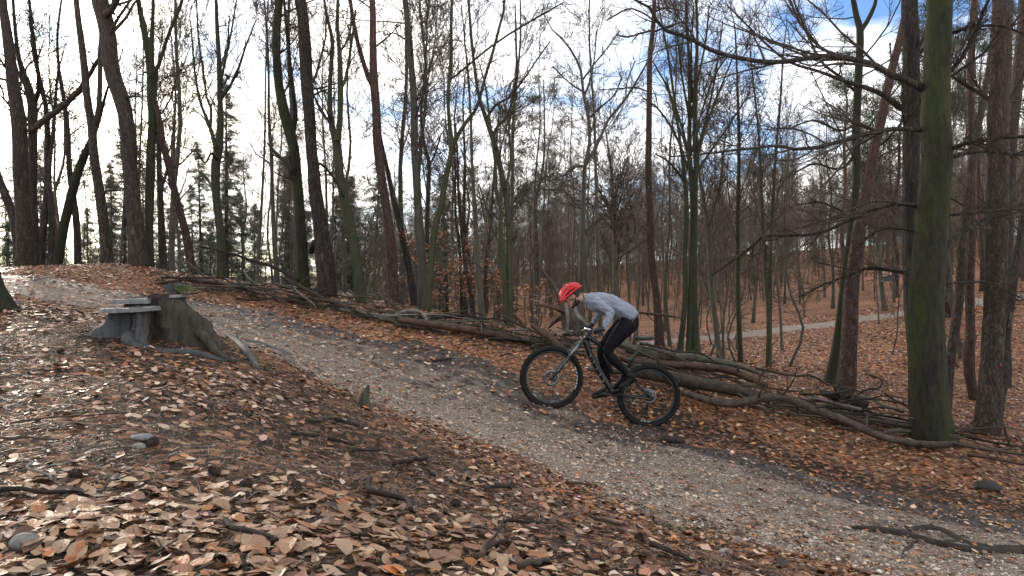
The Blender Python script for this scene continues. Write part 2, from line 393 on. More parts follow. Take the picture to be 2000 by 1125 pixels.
# the riding trail: centre line in world metres, half width
TR = [(-600,545,10.4,1.0),(-40,556,10.4,1.0),(100,570,10.0,1.0),(250,583,10.0,1.0),(350,600,9.9,1.0),(500,640,9.1,1.1),(700,700,8.4,1.25),(900,770,7.7,1.35),(1100,845,7.1,1.4),(1300,905,6.4,1.5),(1500,980,5.6,1.6),(1800,1055,5.05,1.55),(2000,1095,4.8,1.5),(2300,1150,4.4,1.4),(2700,1250,3.8,0.95)]
trw = resample([(*P(a, b, d)[:2], 0, hw) for a, b, d, hw in TR], 160)
FPW = resample([(*P(a, b, d)[:2], 0, hw) for a, b, d, hw in [(900,690,24,.9),(1200,672,26,.9),(1400,657,27,.9),(1580,640,27.3,.9),(1770,614,27.5,1.0),(2000,580,27.5,1.3),(2300,545,27,1.3),(2600,520,26,1.2)]], 90)
def line_dist(x, y, ln):
    """signed cross distance / half width (negative = camera side), arc position"""
    x = np.asarray(x, float).ravel(); y = np.asarray(y, float).ravel()
    s = np.concatenate([[0], np.cumsum(np.linalg.norm(np.diff(ln[:, :2], axis=0), axis=1))])
    t = np.empty(len(x)); a = np.empty(len(x))
    for i in range(0, len(x), 20000):
        dx = x[i:i + 20000, None] - ln[None, :, 0]; dy = y[i:i + 20000, None] - ln[None, :, 1]
        k = np.argmin(dx * dx + dy * dy, axis=1); k = np.clip(k, 1, len(ln) - 2)
        tg = ln[k + 1, :2] - ln[k - 1, :2]; tg /= np.linalg.norm(tg, axis=1, keepdims=True)
        ax = x[i:i + 20000] - ln[k, 0]; ay = y[i:i + 20000] - ln[k, 1]
        t[i:i + 20000] = (-ax * tg[:, 1] + ay * tg[:, 0]) / ln[k, 3]
        a[i:i + 20000] = s[k] + ax * tg[:, 0] + ay * tg[:, 1]
        far = (np.abs(ax * tg[:, 0] + ay * tg[:, 1]) > 1.5)
        t[i:i + 20000][far] = 9
    return t, a
def H(x, y):
    """ground height with small relief"""
    x = np.atleast_1d(np.asarray(x, float)); y = np.atleast_1d(np.asarray(y, float))
    h = H0(x, y)
    near = np.clip(1.5 - np.hypot(x, y) / 40, 0.15, 1)
    t, a = line_dist(x, y, trw); t = t.reshape(h.shape); a = a.reshape(h.shape)
    on = np.clip(1.25 - np.abs(t), 0, 1)
    h = h + fbm(x * 0.9, y * 0.9, 3, 3) * 0.10 * near * (1 - 0.8 * np.minimum(on * 3, 1)) + fbm(x * 5, y * 5, 9, 3) * 0.035 * near * (1 - 0.6 * np.minimum(on * 3, 1))
    # wheel ruts and a slightly worn bed
    rut = np.exp(-((t - 0.28) / 0.14) ** 2) + 0.7 * np.exp(-((t + 0.35) / 0.16) ** 2)
    h = h - rut * 0.022 * (0.6 + fbm(a * 1.3, t * 0.5, 5, 2)) * (np.abs(t) < 2)
    return h
def H1(x, y): return float(H(np.array([x]), np.array([y]))[0])
def G(px, py, lo=1.0, hi=60.0):
    """where the ray through a photograph pixel meets the ground"""
    d = np.geomspace(lo, hi, 500)
    x = (px - 1000) / F * d; z = CZ - (py - 562.5) / F * d
    h = H(x, d); k = np.argmax(z < h)
    if not (z < h).any(): k = len(d) - 1
    return np.array([x[k], d[k], h[k]])

# ------------------------------------------------------------------ ground materials
def ground_material():
    m, nt, b = new_mat('forest_floor')
    v = coords(nt, 'Object')
    big = noise(nt, v, 0.7, 5, 0.6); mid = noise(nt, v, 5, 6, 0.65); fine = noise(nt, v, 42, 5, 0.7)
    soil = ramp_node(nt, fine, [(0.28, (0.014, 0.009, 0.006)), (0.5, (0.04, 0.026, 0.018)), (0.75, (0.105, 0.07, 0.05))])
    # leaf sized flakes, each of its own colour
    vn = nd(nt, 'ShaderNodeTexVoronoi', Scale=24.0); nt.links.new(v, vn.inputs['Vector'])
    sep = nt.nodes.new('ShaderNodeSeparateColor'); nt.links.new(vn.outputs['Color'], sep.inputs[0])
    leaf = ramp_node(nt, sep.outputs[0], [(0.0, (0.14, 0.06, 0.033)), (0.3, (0.32, 0.15, 0.08)), (0.55, (0.4, 0.215, 0.122)), (0.75, (0.24, 0.105, 0.055)), (0.9, (0.47, 0.3, 0.185)), (1.0, (0.4, 0.175, 0.07))])
    leaf = mixc(nt, mth(nt, 'MULTIPLY', fine, 0.5), leaf, (0.07, 0.036, 0.022))
    a = nt.nodes.new('ShaderNodeAttribute'); a.attribute_name = 'litter'
    lm = mth(nt, 'MULTIPLY_ADD', sep.outputs[1], 1.0, -0.65)
    lm = mth(nt, 'ADD', mth(nt, 'ADD', lm, a.outputs['Fac']), mth(nt, 'MULTIPLY_ADD', mid, 0.7, -0.35))
    lm = mth(nt, 'MULTIPLY', lm, 3.0, clamp=True)
    c = mixc(nt, lm, soil, leaf)
    g = ramp_node(nt, big, [(0.35, (0.62, 0.6, 0.58)), (0.65, (1.1, 1.08, 1.05))])
    c = mixc(nt, 1.0, c, g, 'MULTIPLY')
    nt.links.new(c, b.inputs['Base Color']); b.inputs['Roughness'].default_value = 0.85; b.inputs['Specular IOR Level'].default_value = 0.15
    h = mth(nt, 'ADD', mth(nt, 'MULTIPLY', fine, 0.6), mth(nt, 'MULTIPLY', vn.outputs['Distance'], -0.8))
    bump(nt, b, mth(nt, 'ADD', h, mid), 0.9, 0.03)
    return m
def trail_material(name, dark=(0.036, 0.024, 0.017), light=(0.26, 0.225, 0.19), speck=0.35):
    m, nt, b = new_mat(name)
    v = coords(nt, 'Object')
    at = nt.nodes.new('ShaderNodeAttribute'); at.attribute_name = 'along'; ct = nt.nodes.new('ShaderNodeAttribute'); ct.attribute_name = 'cross'
    cb = nt.nodes.new('ShaderNodeCombineXYZ'); nt.links.new(mth(nt, 'MULTIPLY', at.outputs['Fac'], 0.35), cb.inputs[0]); nt.links.new(mth(nt, 'MULTIPLY', ct.outputs['Fac'], 2.2), cb.inputs[1])
    band = noise(nt, cb.outputs[0], 1.6, 5, 0.6)
    fine = noise(nt, v, 55, 5, 0.75); mid = noise(nt, v, 6, 5, 0.65)
    vn = nd(nt, 'ShaderNodeTexVoronoi', Scale=75.0); nt.links.new(v, vn.inputs['Vector'])
    sep = nt.nodes.new('ShaderNodeSeparateColor'); nt.links.new(vn.outputs['Color'], sep.inputs[0])
    grit = ramp_node(nt, sep.outputs[0], [(0.0, (0.09, 0.063, 0.044)), (0.45, (0.22, 0.165, 0.12)), (0.8, (0.34, 0.267, 0.2)), (1.0, (0.52, 0.435, 0.335))])
    grit = mixc(nt, mth(nt, 'MULTIPLY', fine, 0.55), grit, (0.09, 0.064, 0.048))
    mud = ramp_node(nt, fine, [(0.3, tuple(x * 0.5 for x in dark)), (0.7, tuple(x * 1.7 for x in dark))])
    # muddy wheel line on the far half, gravel on the near half
    k = mth(nt, 'SUBTRACT', mth(nt, 'MULTIPLY_ADD', ct.outputs['Fac'], -0.5, 0.5), mth(nt, 'MULTIPLY', mth(nt, 'SUBTRACT', ct.outputs['Fac'], 0.4, clamp=True), 1.3))
    f = mth(nt, 'ADD', mth(nt, 'ADD', k, mth(nt, 'MULTIPLY_ADD', band, 3.4, -1.7)), mth(nt, 'MULTIPLY_ADD', mid, 2.6, -1.15))
    f = mth(nt, 'MULTIPLY', f, 1.6, clamp=True)
    c = mixc(nt, f, mud, grit)
    nt.links.new(c, b.inputs['Base Color'])
    r = mth(nt, 'MULTIPLY_ADD', f, 0.35, 0.42); nt.links.new(r, b.inputs['Roughness']); b.inputs['Specular IOR Level'].default_value = 0.4
    bump(nt, b, mth(nt, 'ADD', mth(nt, 'MULTIPLY', vn.outputs['Distance'], -0.7), mth(nt, 'ADD', fine, mid)), 0.8, 0.02)
    return m
M['ground'] = ground_material(); M['trail'] = trail_material('trail_gravel')
def footpath_material():
    m, nt, b = new_mat('footpath_sand')
    v = coords(nt, 'Object'); f = noise(nt, v, 3, 6, 0.7); g = noise(nt, v, 30, 4)
    c = ramp_node(nt, mth(nt, 'ADD', mth(nt, 'MULTIPLY', f, 0.6), mth(nt, 'MULTIPLY', g, 0.4)), [(0.3, (0.1, 0.07, 0.052)), (0.55, (0.22, 0.175, 0.138)), (0.75, (0.31, 0.255, 0.205))])
    nt.links.new(c, b.inputs['Base Color']); b.inputs['Roughness'].default_value = 0.8; bump(nt, b, g, 0.5, 0.02)
    return m
M['footpath'] = footpath_material()

# ------------------------------------------------------------------ ground sheet
def grid_sheet(ys, us, off=3.0):
    Y = np.repeat(ys[:, None], len(us), 1); X = us[None, :] * (np.abs(Y) + off)
    return X, Y
def grid_faces(ny, nx):
    idx = np.arange(ny * nx).reshape(ny, nx)
    return np.stack([idx[:-1, :-1], idx[:-1, 1:], idx[1:, 1:], idx[1:, :-1]], -1).reshape(-1, 4)
def litter_amount(x, y):
    t, a = line_dist(x, y, trw); t = t.reshape(np.shape(x))
    edge = np.exp(-((np.abs(t) - 1.15) / 0.3) ** 2)
    base = np.where((t < -1.0) & (y < 9), 0.1, 0.75) + fbm(x * 0.8, y * 0.8, 31, 3) * 0.7
    wet = np.exp(-((t - 1.25) / .3) ** 2) * (x > 1.2)
    return np.clip(np.maximum(base, edge * 0.8) - wet * .9, 0, 1)
ys = np.concatenate([np.linspace(-8, 0.6, 14)[:-1], 0.6 + (np.geomspace(1, 14, 240) - 1) , np.geomspace(13.8, 150, 130)[1:]])
us = np.linspace(-1.3, 1.3, 250)
us = np.concatenate([[-1.9, -1.6], us, [1.6, 1.9]])
X, Y = grid_sheet(ys, us)
Z = H(X, Y)
ground_me = mk_mesh('ground', np.stack([X, Y, Z], -1).reshape(-1, 3), [grid_faces(*X.shape)], M['ground'], attrs={'litter': litter_amount(X, Y).ravel()})
ground = ob('ground', ground_me, kind='structure', label='forest floor of brown leaf litter and dark soil')

def ribbon(name, ln, mat, nc, lift, wob, seed, label, amax=1e9):
    s = np.concatenate([[0], np.cumsum(np.linalg.norm(np.diff(ln[:, :2], axis=0), axis=1))])
    n = len(ln); tg = np.gradient(ln[:, :2], axis=0); tg /= np.linalg.norm(tg, axis=1, keepdims=True); nr = np.stack([-tg[:, 1], tg[:, 0]], 1)
    c = np.linspace(-1.25, 1.25, nc)
    X = ln[:, None, 0] + nr[:, None, 0] * c[None] * ln[:, None, 3]; Y = ln[:, None, 1] + nr[:, None, 1] * c[None] * ln[:, None, 3]
    Zg = H(X, Y)
    edge = 1.0 + wob * fbm(X * 1.6, Y * 1.6, seed, 4) * 2
    k = np.clip((edge - np.abs(c)[None]) / 0.12, -1, 1)
    Zr = Zg + np.where(k > 0, lift * k, 0.05 * k)
    Zr += fbm(X * 9, Y * 9, seed + 2, 3) * 0.012 * (k > 0)
    me = mk_mesh(name, np.stack([X, Y, Zr], -1).reshape(-1, 3), [grid_faces(n, nc)], mat, attrs={'along': np.repeat(s, nc), 'cross': np.tile(c, n)})
    return ob(name, me, kind='structure', label=label)
trl = resample(np.column_stack([trw[:, 0], trw[:, 1], trw[:, 2], trw[:, 3]]), 420)
ribbon('trail', trl, M['trail'], 60, 0.014, 0.42, 41, 'muddy gravel riding trail climbing past the stump')
ribbon('footpath', resample(FPW, 200), M['footpath'], 24, 0.03, 0.5, 51, 'pale sandy footpath crossing the hollow')
# ------------------------------------------------------------------ trees
def unit(v): return v / (np.linalg.norm(v, axis=-1, keepdims=True) + 1e-9)
def grow(rng, start, direc, length, K, wander, up):
    N = len(start); pts = np.empty((N, K, 3)); pts[:, 0] = start; d = unit(direc.copy())
    st = (length / (K - 1))[:, None]
    for k in range(1, K):
        d = unit(d + rng.normal(0, wander, (N, 3)) + np.array([0, 0, up]))
        pts[:, k] = pts[:, k - 1] + d * st
    return pts
def sprout(rng, pts, rad, n, tmin, tmax, amin, amax, rl, rr, lenfun, K, wander, up, tip=0.25, flat=0.0):
    """n children on each parent polyline"""
    N, Kp, _ = pts.shape
    pi = np.repeat(np.arange(N), n); t = rng.uniform(tmin, tmax, len(pi)) * (Kp - 1)
    k = np.minimum(t.astype(int), Kp - 2); u = (t - k)[:, None]
    s = pts[pi, k] * (1 - u) + pts[pi, k + 1] * u
    tg = unit(pts[pi, k + 1] - pts[pi, k]); r = rad[pi, k] * (1 - u[:, 0]) + rad[pi, k + 1] * u[:, 0]
    rv = rng.normal(0, 1, (len(pi), 3)); rv[:, 2] *= (1 - flat)
    pr = unit(rv - (rv * tg).sum(1, keepdims=True) * tg)
    a = rng.uniform(amin, amax, len(pi))[:, None]
    d = tg * np.cos(a) + pr * np.sin(a)
    plen = np.linalg.norm(np.diff(pts, axis=1), axis=2).sum(1)[pi]
    L = lenfun(plen, t / (Kp - 1), rng)
    c = grow(rng, s, d, L, K, wander, up)
    r0 = np.minimum(r * rr, r * 0.9); rd = r0[:, None] * np.linspace(1, tip, K)[None]
    return c, rd

def fork_crown(rng, stems, spec, base, geo):
    """stems: list of (n,4) arrays; spec: list of level dicts"""
    lev = []
    n = 16
    A = np.stack([resample(s, n) for s in stems]); pts, rad = A[:, :, :3], A[:, :, 3]
    for L in spec:
        pts, rad = sprout(rng, pts, rad, L['n'], L.get('t0', .2), L.get('t1', 1), L['a0'], L['a1'], None, L.get('rr', .5),
                          L['len'], L.get('K', 5), L.get('w', .12), L.get('up', .05), L.get('tip', .3), L.get('flat', 0))
        rad = np.maximum(rad, L.get('rmin', 0.0025))
        V, Q = tubes(pts, rad, L.get('s', 3))
        geo.add(V - base, Q)
    return pts, rad

def trunk_geo(rng, stem, base, sides=14, n=36, flare=0.35, rough=0.05, bump_scale=6):
    p = resample(stem, n)
    zr = p[:, 2] - p[0, 2]
    r = p[:, 3] * (1 + flare * np.exp(-np.maximum(zr, 0) / (p[0, 3] * 2.2 + 0.05)))
    V, Q = tubes(p[None, :, :3], r[None], sides)
    c = np.repeat(p[:, :3], sides, 0); dv = V - c
    th = np.tile(np.arange(sides), n) / sides * 2 * np.pi
    zc = np.repeat(zr, sides)
    lob = 1 + flare * 0.55 * np.exp(-np.maximum(zc, 0) / (p[0, 3] * 2.5 + .05)) * np.cos(th * 4 + rng.uniform(0, 6)) \
        + rough * 2 * fbm(th * 1.3 + rng.uniform(0, 50), zc * bump_scale * 0.35, 7, 3) \
        + rough * 2 * fbm(np.cos(th) * 1.2 + 9, np.sin(th) * 1.2 + zc * 0.9 + rng.uniform(0, 50), 8, 2)
    return c + dv * lob[:, None] - base, Q

def px_stem(pl, d, dep=0.0, rng=None, ext=0.0, ground=False, base=None):
    """polyline of (px, py, width px) at distance d; dep: how far it recedes from first to last point"""
    n = len(pl); out = []
    for i, (x, y, w) in enumerate(pl):
        di = d + dep * i / max(n - 1, 1)
        p = P(x, y, di)
        if ground and i == 0:
            p[2] = H1(p[0], p[1]) - 0.06
        out.append([*p, max(w, 2.0) / 2 * di / F])
    out = np.array(out)
    if ext:
        dv = out[-1, :3] - out[-2, :3]; dv = dv / np.linalg.norm(dv); dv = unit(dv + np.array([0, 0, .6]))
        r = out[-1, 3]; p = out[-1, :3].copy(); add = []
        steps = 4
        for k in range(1, steps + 1):
            dv = unit(dv + (rng.normal(0, 0.07, 3) if rng is not None else 0))
            p = p + dv * ext / steps; add.append([*p, r * (1 - 0.8 * k / steps)])
        out = np.vstack([out, add])
    return out

len_a = lambda lo, hi: (lambda pl, t, rng: rng.uniform(lo, hi, len(pl)) * (1.25 - 0.8 * t))
len_f = lambda f0, f1: (lambda pl, t, rng: pl * rng.uniform(f0, f1, len(pl)) * (1.15 - 0.6 * t))
def bare_spec(l1=(1.2, 2.8), n1=16, n2=6, n3=6, t0=.3, up=.06, a=(.5, 1.15), rmin=.0035, wand=.13):
    return [dict(n=n1, t0=t0, a0=a[0], a1=a[1], len=len_a(*l1), K=7, w=wand, up=up, rr=.26, s=5, rmin=rmin * 1.6, tip=.25),
            dict(n=n2, t0=.15, a0=.4, a1=1.0, len=len_f(.3, .6), K=5, w=.14, up=.03, rr=.6, s=3, rmin=rmin * 1.2, flat=.4),
            dict(n=n3, t0=.15, a0=.35, a1=.95, len=len_f(.3, .6), K=4, w=.16, up=.02, rr=.7, s=3, rmin=rmin, flat=.4)]

def needle_clumps(rng, centres, geo, base, size=.28, n=46, nl=.10, nw=.006):
    """bursts of thin needles round twig ends"""
    m = len(centres)
    c = np.repeat(centres, n, 0); d = unit(rng.normal(0, 1, (m * n, 3)) + np.array([0, 0, .35]))
    st = c + d * rng.uniform(0.05, 1, (m * n, 1)) ** .6 * size * np.repeat(rng.uniform(.6, 1.25, m), n)[:, None] * np.array([1, 1, .62])
    e = unit(d + rng.normal(0, .55, (m * n, 3))); s = unit(np.cross(e, rng.normal(0, 1, (m * n, 3))))
    V = np.stack([st - s * nw, st + s * nw, st + e * nl * rng.uniform(.7, 1.3, (m * n, 1))], 1).reshape(-1, 3)
    geo.add(V - base, np.arange(len(V)).reshape(-1, 3))

# --- the trees one can tell apart, traced: kind, distance, bark, label, stems, limbs
TREES = [
 ('beech', 7.6, 'mossy', 'mossy root flare of a trunk cut off by the left edge beside the stump', [[(-28,602,96),(-33,560,62),(-35,500,46),(-40,300,40),(-52,0,36)]], [], dict(n1=8)),
 ('pine', 15.2, 'pine', 'thick rough trunk at the far left rising through the sun glare', [[(50,515,32),(48,457,28),(43,377,27),(40,310,27),(37,240,27),(25,160,22),(16,80,19),(5,0,14)]],
   [[(57,258,12),(90,232,12),(120,210,11),(160,168,9),(187,125,8),(205,95,5)]], dict(n1=10)),
 ('beech', 16.5, 'oak', 'dark stem leaning out of frame at the left edge', [[(38,515,17),(36,497,15),(27,430,15),(12,385,15),(-4,345,14),(-30,250,12),(-50,150,9)]], [], dict(n1=8)),
 ('beech', 16.0, 'oak', 'narrow trunk directly right of the thick rough far left trunk', [[(70,512,14),(68,430,12),(65,350,13),(64,240,17),(63,200,17),(51,160,14),(36,110,8),(28,40,6)]], [[(66,205,9),(76,170,8),(70,110,7),(58,30,6)]], dict(n1=14)),
 ('beech', 17.0, 'oak', 'thin leaning trunk joined at its foot with a straighter stem, left of the forked trunk', [[(77,513,16),(83,457,14),(92,377,13),(93,297,12),(91,221,9),(80,165,8),(67,107,7),(60,27,6)],[(103,511,12),(99,398,10),(96,340,8),(104,250,6),(112,150,5)]], [], dict(n1=14)),
 ('beech', 15.0, 'mossy', 'dark trunk leaning steeply right towards the forked trunk', [[(110,513,17),(125,443,17),(141,377,17),(157,323,15),(173,286,13),(192,238,8),(205,190,5)]], [], dict(n1=5)),
 ('beech', 18.0, 'oak', 'straight dark trunk behind the steeply leaning one', [[(153,511,14),(149,430,13),(136,337,10),(133,267,9),(128,213,8),(115,133,6),(112,67,5),(120,0,4)]], [], dict(n1=16)),
 ('pine', 14.6, 'pine', 'trunk that forks in two at half height left of the big curved trunk', [[(211,513,22),(203,443,19),(195,377,18),(184,310,17),(179,240,16),(171,200,14),(165,133,13),(157,67,12),(149,0,10)],[(180,245,12),(192,221,10),(195,160,9),(196,107,8),(197,50,6)]], [[(196,380,5),(215,372,4),(240,374,2)]], dict(n1=10)),
 ('pine', 13.8, 'pine', 'biggest S-curved trunk on the left crest behind the stump', [[(273,520,34),(263,430,29),(256,350,28),(250,280,28),(248,240,28),(235,187,29),(216,133,30),(211,67,30),(203,27,31),(196,0,31)]],
   [[(207,30,14),(221,13,13),(236,-20,10)],[(243,192,5),(262,188,4),(275,190,2)],[(257,320,4),(280,322,3)]], dict(n1=5)),
 ('beech', 14.2, 'beech_green', 'green dark trunk with three upright limbs touching the big curved trunk', [[(294,523,15),(291,430,15),(292,350,16),(295,283,16),(299,240,17),(296,187,17),(296,139,17),(287,88,14),(275,27,10),(270,0,9)],[(297,150,10),(296,80,9),(299,27,7),(300,-20,6)],[(300,142,9),(309,130,8),(323,85,7),(340,40,6),(356,0,6)]], [], dict(n1=16)),
 ('beech', 15.5, 'oak', 'slim brown trunk between the three-limbed trunk and the leaning one', [[(319,529,15),(316,457,14),(313,390,12),(311,323,10),(309,270,9),(304,200,6)]], [[(316,372,6),(322,345,5),(330,320,3)]], dict(n1=7)),
 ('pine', 14.4, 'pine_red', 'reddish trunk leaning left into the three-limbed trunk', [[(378,538,17),(363,457,15),(347,398,14),(331,329,13),(317,275,13),(312,240,12),(305,205,9)]], [[(338,328,5),(355,318,4),(372,300,3),(390,285,2)]], dict(n1=6)),
 ('beech', 13.6, 'beech_green', 'straight trunk fanning into a broom of upright limbs, left of the slender stem', [[(433,549,19),(431,460,16),(423,393,15),(421,327,18),(427,285,18),(431,240,12),(429,173,10),(428,120,9),(424,53,8),(422,0,6)]],
   [[(422,290,8),(407,240,8),(393,205,6),(383,160,5),(378,110,4),(372,40,3)],[(411,245,6),(412,213,6),(403,187,5),(396,133,5),(388,80,4),(384,0,3)],[(434,190,6),(447,171,6),(465,133,5),(481,88,4),(500,40,3)],[(430,165,6),(440,120,5),(452,60,4),(462,0,3)],[(424,310,6),(412,300,5),(400,318,4),(380,290,3)],[(421,385,5),(411,360,4),(402,345,3),(385,330,2)],[(432,130,4),(444,90,4),(448,30,3)]], dict(n1=18)),
 ('beech', 15.0, 'beech', 'slender straight stem standing alone between the broom-shaped and the dark curved trunk', [[(543,552,11),(537,487,9),(533,407,8),(531,340,7),(530,300,7),(525,227,6),(525,173,5),(523,90,4),(518,20,3)]], [[(530,325,4),(518,312,4),(500,300,3),(490,280,2)]], dict(n1=18)),
 ('beech', 12.8, 'mossy', 'nearly black curved trunk with a thinner twin limb, left of the scarred trunk', [[(594,561,24),(589,487,21),(585,407,20),(580,353,20),(577,313,20),(572,280,20),(564,253,21),(553,213,20),(544,160,17),(540,107,16),(540,53,16),(545,0,15)],[(569,262,13),(577,227,10),(573,187,9),(567,133,8),(561,67,7),(555,5,5)]],
   [[(580,360,11),(569,345,11),(562,322,9),(540,300,7),(522,280,4)],[(541,60,5),(525,40,4),(508,10,3)]], dict(n1=14)),
 ('pine', 12.3, 'pine', 'thick scarred trunk with a burl low down above the left log heap', [[(640,580,36),(636,513,35),(631,481,32),(623,420,27),(615,367,25),(612,327,23),(608,293,22),(604,227,22),(599,160,23),(596,93,24),(592,40,22),(587,0,22)]],
   [[(625,470,16),(612,478,15),(608,492,12)],[(606,190,5),(628,178,4),(655,172,2)],[(597,60,5),(580,52,4),(560,58,2)]], dict(n1=5)),
 ('beech', 12.0, 'beech_green', 'curving trunk that splits into two tall wavy limbs, right of the scarred trunk', [[(707,590,22),(697,513,19),(684,433,19),(671,380,19),(663,340,17),(661,313,17),(658,280,18),(647,240,11),(644,187,9),(647,120,8),(649,80,8),(641,40,6),(633,0,5)],[(660,275,12),(664,227,11),(665,165,11),(663,101,9),(659,53,7),(660,0,6)]],
   [[(667,172,7),(676,149,6),(687,80,5),(695,20,4)],[(646,225,6),(637,232,5),(620,205,4),(612,180,3)],[(665,100,5),(680,75,4),(690,30,3)],[(672,385,5),(650,345,5),(628,322,4),(600,312,3)]], dict(n1=16)),
 ('pine', 12.6, 'pine_red', 'tall brown trunk forking high up, beside the leaning trunk in the centre left', [[(771,586,20),(767,540,20),(762,460,18),(753,396,17),(743,332,17),(737,280,18),(735,213,17),(730,160,17),(728,80,14),(727,0,12)],[(731,168,11),(719,150,10),(700,88,9),(689,35,8),(684,0,7)]], [[(735,90,4),(760,70,3),(778,50,2)]], dict(n1=10)),
 ('beech', 12.9, 'oak', 'trunk leaning left across the tall brown forked trunk', [[(813,594,18),(798,524,14),(782,444,12),(769,390,11),(758,338,9),(748,290,6),(740,240,4)]], [], dict(n1=6)),
 ('beech', 12.4, 'beech', 'tall upright grey trunk against which a green curved one leans', [[(825,598,19),(825,524,17),(818,444,16),(815,380,15),(812,332,14),(809,280,14),(809,213,14),(804,133,12),(799,67,12),(791,0,11)]], [[(810,300,5),(820,275,4),(828,240,3)],[(797,80,4),(770,65,3),(750,70,2)]], dict(n1=14)),
 ('beech', 17.5, 'oak', 'thinner dark stem directly behind the tall upright grey trunk', [[(834,592,10),(834,460,9),(836,380,9),(838,319,8),(828,280,6),(822,220,5),(830,140,4),(834,60,3)]], [[(838,325,4),(850,300,4),(862,260,3)]], dict(n1=18)),
 ('beech', 12.1, 'beech_green', 'green curved trunk bending right then forking like a slingshot in the centre', [[(833,600,17),(841,524,14),(850,444,13),(863,396,12),(867,364,12),(876,326,11),(883,288,11),(879,253,8),(875,187,7),(881,120,8),(881,53,6),(883,0,5)],[(884,285,9),(897,259,9),(913,235,7),(932,208,6),(948,149,6),(961,107,6),(975,53,5),(985,0,5)]],
   [[(880,155,4),(900,140,4),(960,90,4),(1030,45,4),(1100,5,3)]], dict(n1=16)),
 ('pine', 13.2, 'pine_red', 'thin reddish dead stem leaning left of the paired slender trunks', [[(924,632,10),(919,572,8),(906,498,7),(900,428,6),(895,364,5),(893,300,4),(890,240,3)]], [], dict(n1=5)),
 ('beech', 16.0, 'oak', 'two thin straight stems close together behind the reddish dead stem', [[(903,612,7),(898,492,6),(890,420,5),(889,340,4),(888,230,3)],[(910,606,9),(908,500,8),(906,420,7),(908,320,5),(904,200,3)]], [], dict(n1=14)),
 ('beech', 12.6, 'beech', 'slender pale brown trunk with a narrow crown left of the V-shaped tree', [[(943,625,14),(934,524,10),(930,460,9),(927,412,8),(924,348,7),(921,300,6),(919,220,5),(912,120,4)]], [[(925,355,4),(912,325,3),(900,290,3)]], dict(n1=18)),
 ('pine', 13.4, 'pine_red', 'thin red-brown stem tilting right against the slender pale brown trunk', [[(945,592,8),(950,508,7),(958,444,6),(962,380,5),(968,300,4),(975,220,3)]], [], dict(n1=10)),
 ('beech', 11.9, 'beech_green', 'V-shaped tree of many crossing limbs just left of the rider', [[(997,641,16),(995,556,13),(994,460,11),(990,396,10),(985,364,11),(977,326,11),(967,285,11),(948,229,8),(935,187,7),(929,147,6),(921,80,6),(917,27,5)],[(989,628,11),(984,530,10),(977,479,9),(978,412,8),(969,374,7),(967,316,6),(958,250,5),(950,180,4)]],
   [[(979,482,6),(961,447,5),(948,400,4),(935,360,3)],[(968,290,7),(967,253,6),(991,227,5),(1007,160,5),(1008,80,4),(1006,10,3)],[(987,370,6),(993,342,6),(998,300,5),(994,240,4),(1012,180,3)],[(950,232,5),(968,205,5),(1000,185,4),(1040,130,3),(1075,80,3)],[(994,440,4),(1008,405,4),(1016,375,3)]], dict(n1=18)),
 ('beech', 19.0, 'beech', 'tall clean-stemmed tree forking into a wide open crown directly above the helmet', [[(1134,600,12),(1137,480,10),(1140,391,9),(1142,327,8),(1150,290,7),(1152,264,7),(1149,226,7),(1139,182,6),(1133,132,5),(1106,85,4),(1080,60,3)],[(1147,318,6),(1168,279,6),(1188,235,5),(1221,194,5),(1250,147,4),(1275,100,3)]],
   [[(1139,155,4),(1160,126,4),(1185,95,3),(1210,60,3)],[(1141,185,4),(1150,165,4),(1160,120,3),(1165,60,3)],[(1140,180,4),(1110,160,3),(1080,130,3)],[(1150,230,4),(1170,212,4),(1200,185,3),(1215,150,3)],[(1142,325,5),(1120,326,5),(1100,345,5),(1088,368,4),(1060,370,3)],[(1222,195,3),(1225,160,3),(1240,120,3)]], dict(n1=24, l1=(1.2, 3.2))),
 ('beech', 27.0, 'beech', 'broad gnarled tree with a bent low limb behind the rider\'s back', [[(1203,590,14),(1203,498,13),(1201,445,9),(1197,391,8),(1195,340,6),(1188,290,4)]], [[(1205,495,9),(1218,484,8),(1237,462,7),(1240,437,5),(1232,405,4),(1228,380,3)],[(1199,420,6),(1180,390,5),(1165,360,4)],[(1200,440,6),(1222,405,5),(1240,370,4)],[(1197,390,5),(1212,350,4),(1225,310,3)]], dict(n1=34, l1=(2, 4.5), n2=7)),
 ('pine', 12.3, 'pine_red', 'slim straight reddish pine right of the rider with needles near the top', [[(1289,680,19),(1283,587,15),(1272,498,14),(1269,409,13),(1266,338,12),(1266,322,12),(1268,205,11),(1269,117,10),(1275,59,9),(1278,0,8)]],
   [[(1277,58,4),(1250,66,4),(1225,72,4),(1205,68,3)],[(1277,40,4),(1255,25,4),(1225,18,3),(1185,40,3)],[(1278,62,4),(1310,50,4),(1345,40,3)],[(1277,25,4),(1300,15,4),(1340,22,3)],[(1268,180,3),(1240,172,3),(1170,175,2)]], dict(n1=0, needles=[(1180,40),(1172,52),(1205,66),(1213,82),(1198,78),(1222,60),(1340,38),(1318,44),(1355,26),(1330,20),(1300,34),(1185,30),(1230,14)])),
 ('beech', 12.2, 'beech_green', 'clump of three green trunks bursting into a broom of limbs right of the reddish pine', [[(1327,688,11),(1338,587,10),(1338,498,9),(1341,427,10),(1338,356,8),(1330,290,6),(1318,200,5),(1305,110,4),(1290,30,3)],[(1345,692,12),(1349,587,12),(1352,498,11),(1354,409,11),(1350,338,10),(1346,300,9),(1347,205,8),(1345,103,6),(1340,20,5)],[(1358,695,13),(1357,605,11),(1356,516,10),(1358,420,9),(1359,330,9),(1356,250,8),(1358,150,6),(1362,50,5)]],
